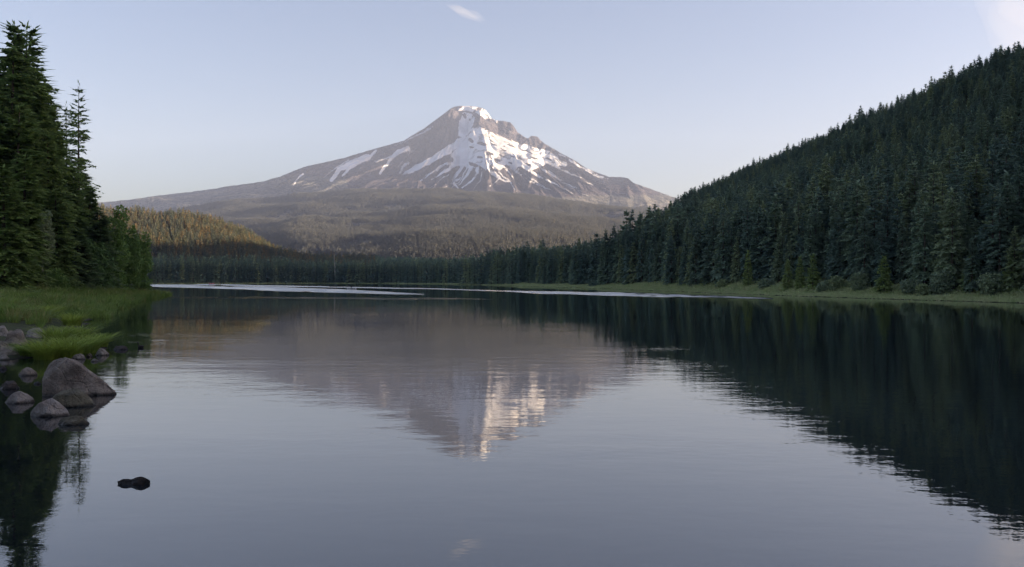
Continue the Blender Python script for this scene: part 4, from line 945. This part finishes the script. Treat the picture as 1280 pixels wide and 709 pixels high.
link(bpy.data.objects.new('blade', tube_path('blade', [(0.24, 0.43, -0.82), (0.27, 0.5, -0.98), (0.30, 0.58, -1.12)], [0.03, 0.10, 0.06], M_paddle, 6)), pd)
tag(pd, 'thin pale paddle held upright by the figure in the pale boat', 'paddle')
Yk = EYE * FPX / (355.7 - HZ)
kb = empty('rowing_boat', (PX(264.5, Yk), Yk, 0.0), R(-6)); link(bpy.data.objects.new('hull', hull_mesh('hull', 6.2, 2.0, 1.5, M_red)), kb)
link(bpy.data.objects.new('seat', tube_path('seat', [(0.3, -0.8, 0.55), (0.3, 0.8, 0.55)], [0.16, 0.16], M_hull, 6)), kb)
tag(kb, 'small reddish boat lying close under the far shore', 'boat', 'small boats on the lake')

Yd = EYE * FPX / (435.0 - HZ); dk = empty('water_bird', (PX(176, Yd), Yd, 0.0), PI)   # faces left in the picture
skin_obj('body', [(-0.20, 0, 0.085), (-0.12, 0, 0.07), (0.0, 0, 0.06), (0.10, 0, 0.065), (0.155, 0, 0.13), (0.165, 0, 0.25), (0.17, 0, 0.33), (0.20, 0, 0.345)],
         [(i, i + 1) for i in range(7)], [0.025, 0.075, 0.105, 0.085, 0.042, 0.030, 0.040, 0.028], M_feather, dk, 2)
skin_obj('bill', [(0.21, 0, 0.343), (0.27, 0, 0.335)], [(0, 1)], [0.018, 0.008], M_bill, dk)
for sg in (-1, 1): skin_obj('wing', [(0.08, 0.085 * sg, 0.09), (-0.05, 0.095 * sg, 0.10), (-0.18, 0.04 * sg, 0.11)], [(0, 1), (1, 2)], [0.03, 0.04, 0.012], M_feather, dk)
tag(dk, 'dark long necked water bird swimming beside the low black rock', 'bird')

# ------------------------------------------------------------------ high clouds (thin real volumes, above and beyond the haze)
def cloud(name, blobs, dens, label):
    """flattened tapering lumps; opacity follows their thickness"""
    m = Mat(name + '_vapour'); v = m.n('ShaderNodeVolumePrincipled'); v.inputs['Density'].default_value = dens; v.inputs['Color'].default_value = (1, 1, 1, 1); v.inputs['Anisotropy'].default_value = 0.0
    m.nt.nodes.remove(m.b); m.nt.links.new(v.outputs[0], m.out.inputs['Volume'])
    V = []; F = []; nu, nv = 24, 12
    for (px, py, D, L, W, T, ang) in blobs:
        c = np.array([PX(px, D), D, EYE + (HZ - py) / FPX * D]); ca, sa = math.cos(R(ang)), math.sin(R(ang)); b = len(V)
        for j in range(nv + 1):
            t = -1 + 2 * j / nv
            for i in range(nu):
                an = 2 * PI * i / nu; w_ = max(1 - t * t, 0) ; lx = t * L; lz = W * w_ * math.cos(an) * (1 + 0.25 * math.sin(5 * t + px)); ly = T * w_ * math.sin(an)
                V.append((c[0] + lx * ca - lz * sa, c[1] + ly, c[2] + lx * sa + lz * ca))
        F += [[b + j * nu + i, b + (j + 1) * nu + i, b + (j + 1) * nu + (i + 1) % nu, b + j * nu + (i + 1) % nu] for j in range(nv) for i in range(nu)]
    o = link(bpy.data.objects.new(name, mesh_np(name, np.array(V), np.array(F), m.m, True))); tag(o, label, 'cloud', 'thin clouds high in the sky'); return o
D = 14000
cloud('cloud', [(580, 16.5, D, 330, 42, 220, -25), (574, 12, D + 500, 250, 46, 160, -17), (590, 17.5, D + 900, 230, 48, 160, -17), (585, 20, D - 400, 330, 16, 120, -26), (596, 22, D + 1300, 200, 24, 120, -20)], 0.00028, 'small white wisp of cloud high above the summit')
cloud('cloud', [(1262, 22, D, 900, 420, 500, -60), (1275, 40, D + 1100, 800, 420, 400, -50), (1290, 0, D + 2200, 900, 500, 500, -70)], 0.00009, 'broad thin veil of cloud in the upper right corner')

# ------------------------------------------------------------------ haze over the whole valley
m = Mat('haze_air'); v = m.n('ShaderNodeVolumePrincipled'); v.inputs['Density'].default_value = 3.9e-5; v.inputs['Color'].default_value = (0.53, 0.65, 0.98, 1); v.inputs['Anisotropy'].default_value = 0.0
m.nt.nodes.remove(m.b); m.nt.links.new(v.outputs[0], m.out.inputs['Volume'])
zlo = min(float(GZ.min()), float(ZW.min())) - 1.5; zhi = float(ZW.max()) + 40
x0, x1, y0, y1 = float(XW.min()) - 200, float(XW.max()) + 200, -3000.0, float(YM.max()) + 200
V = np.array([(x, y, z) for z in (zlo, zhi) for (x, y) in ((x0, y0), (x1, y0), (x1, y1), (x0, y1))])
F = np.array([[3, 2, 1, 0], [4, 5, 6, 7], [0, 1, 5, 4], [1, 2, 6, 5], [2, 3, 7, 6], [3, 0, 4, 7]])
hz = link(bpy.data.objects.new('haze', mesh_np('haze', V, F, m.m))); tag(hz, kind='stuff')
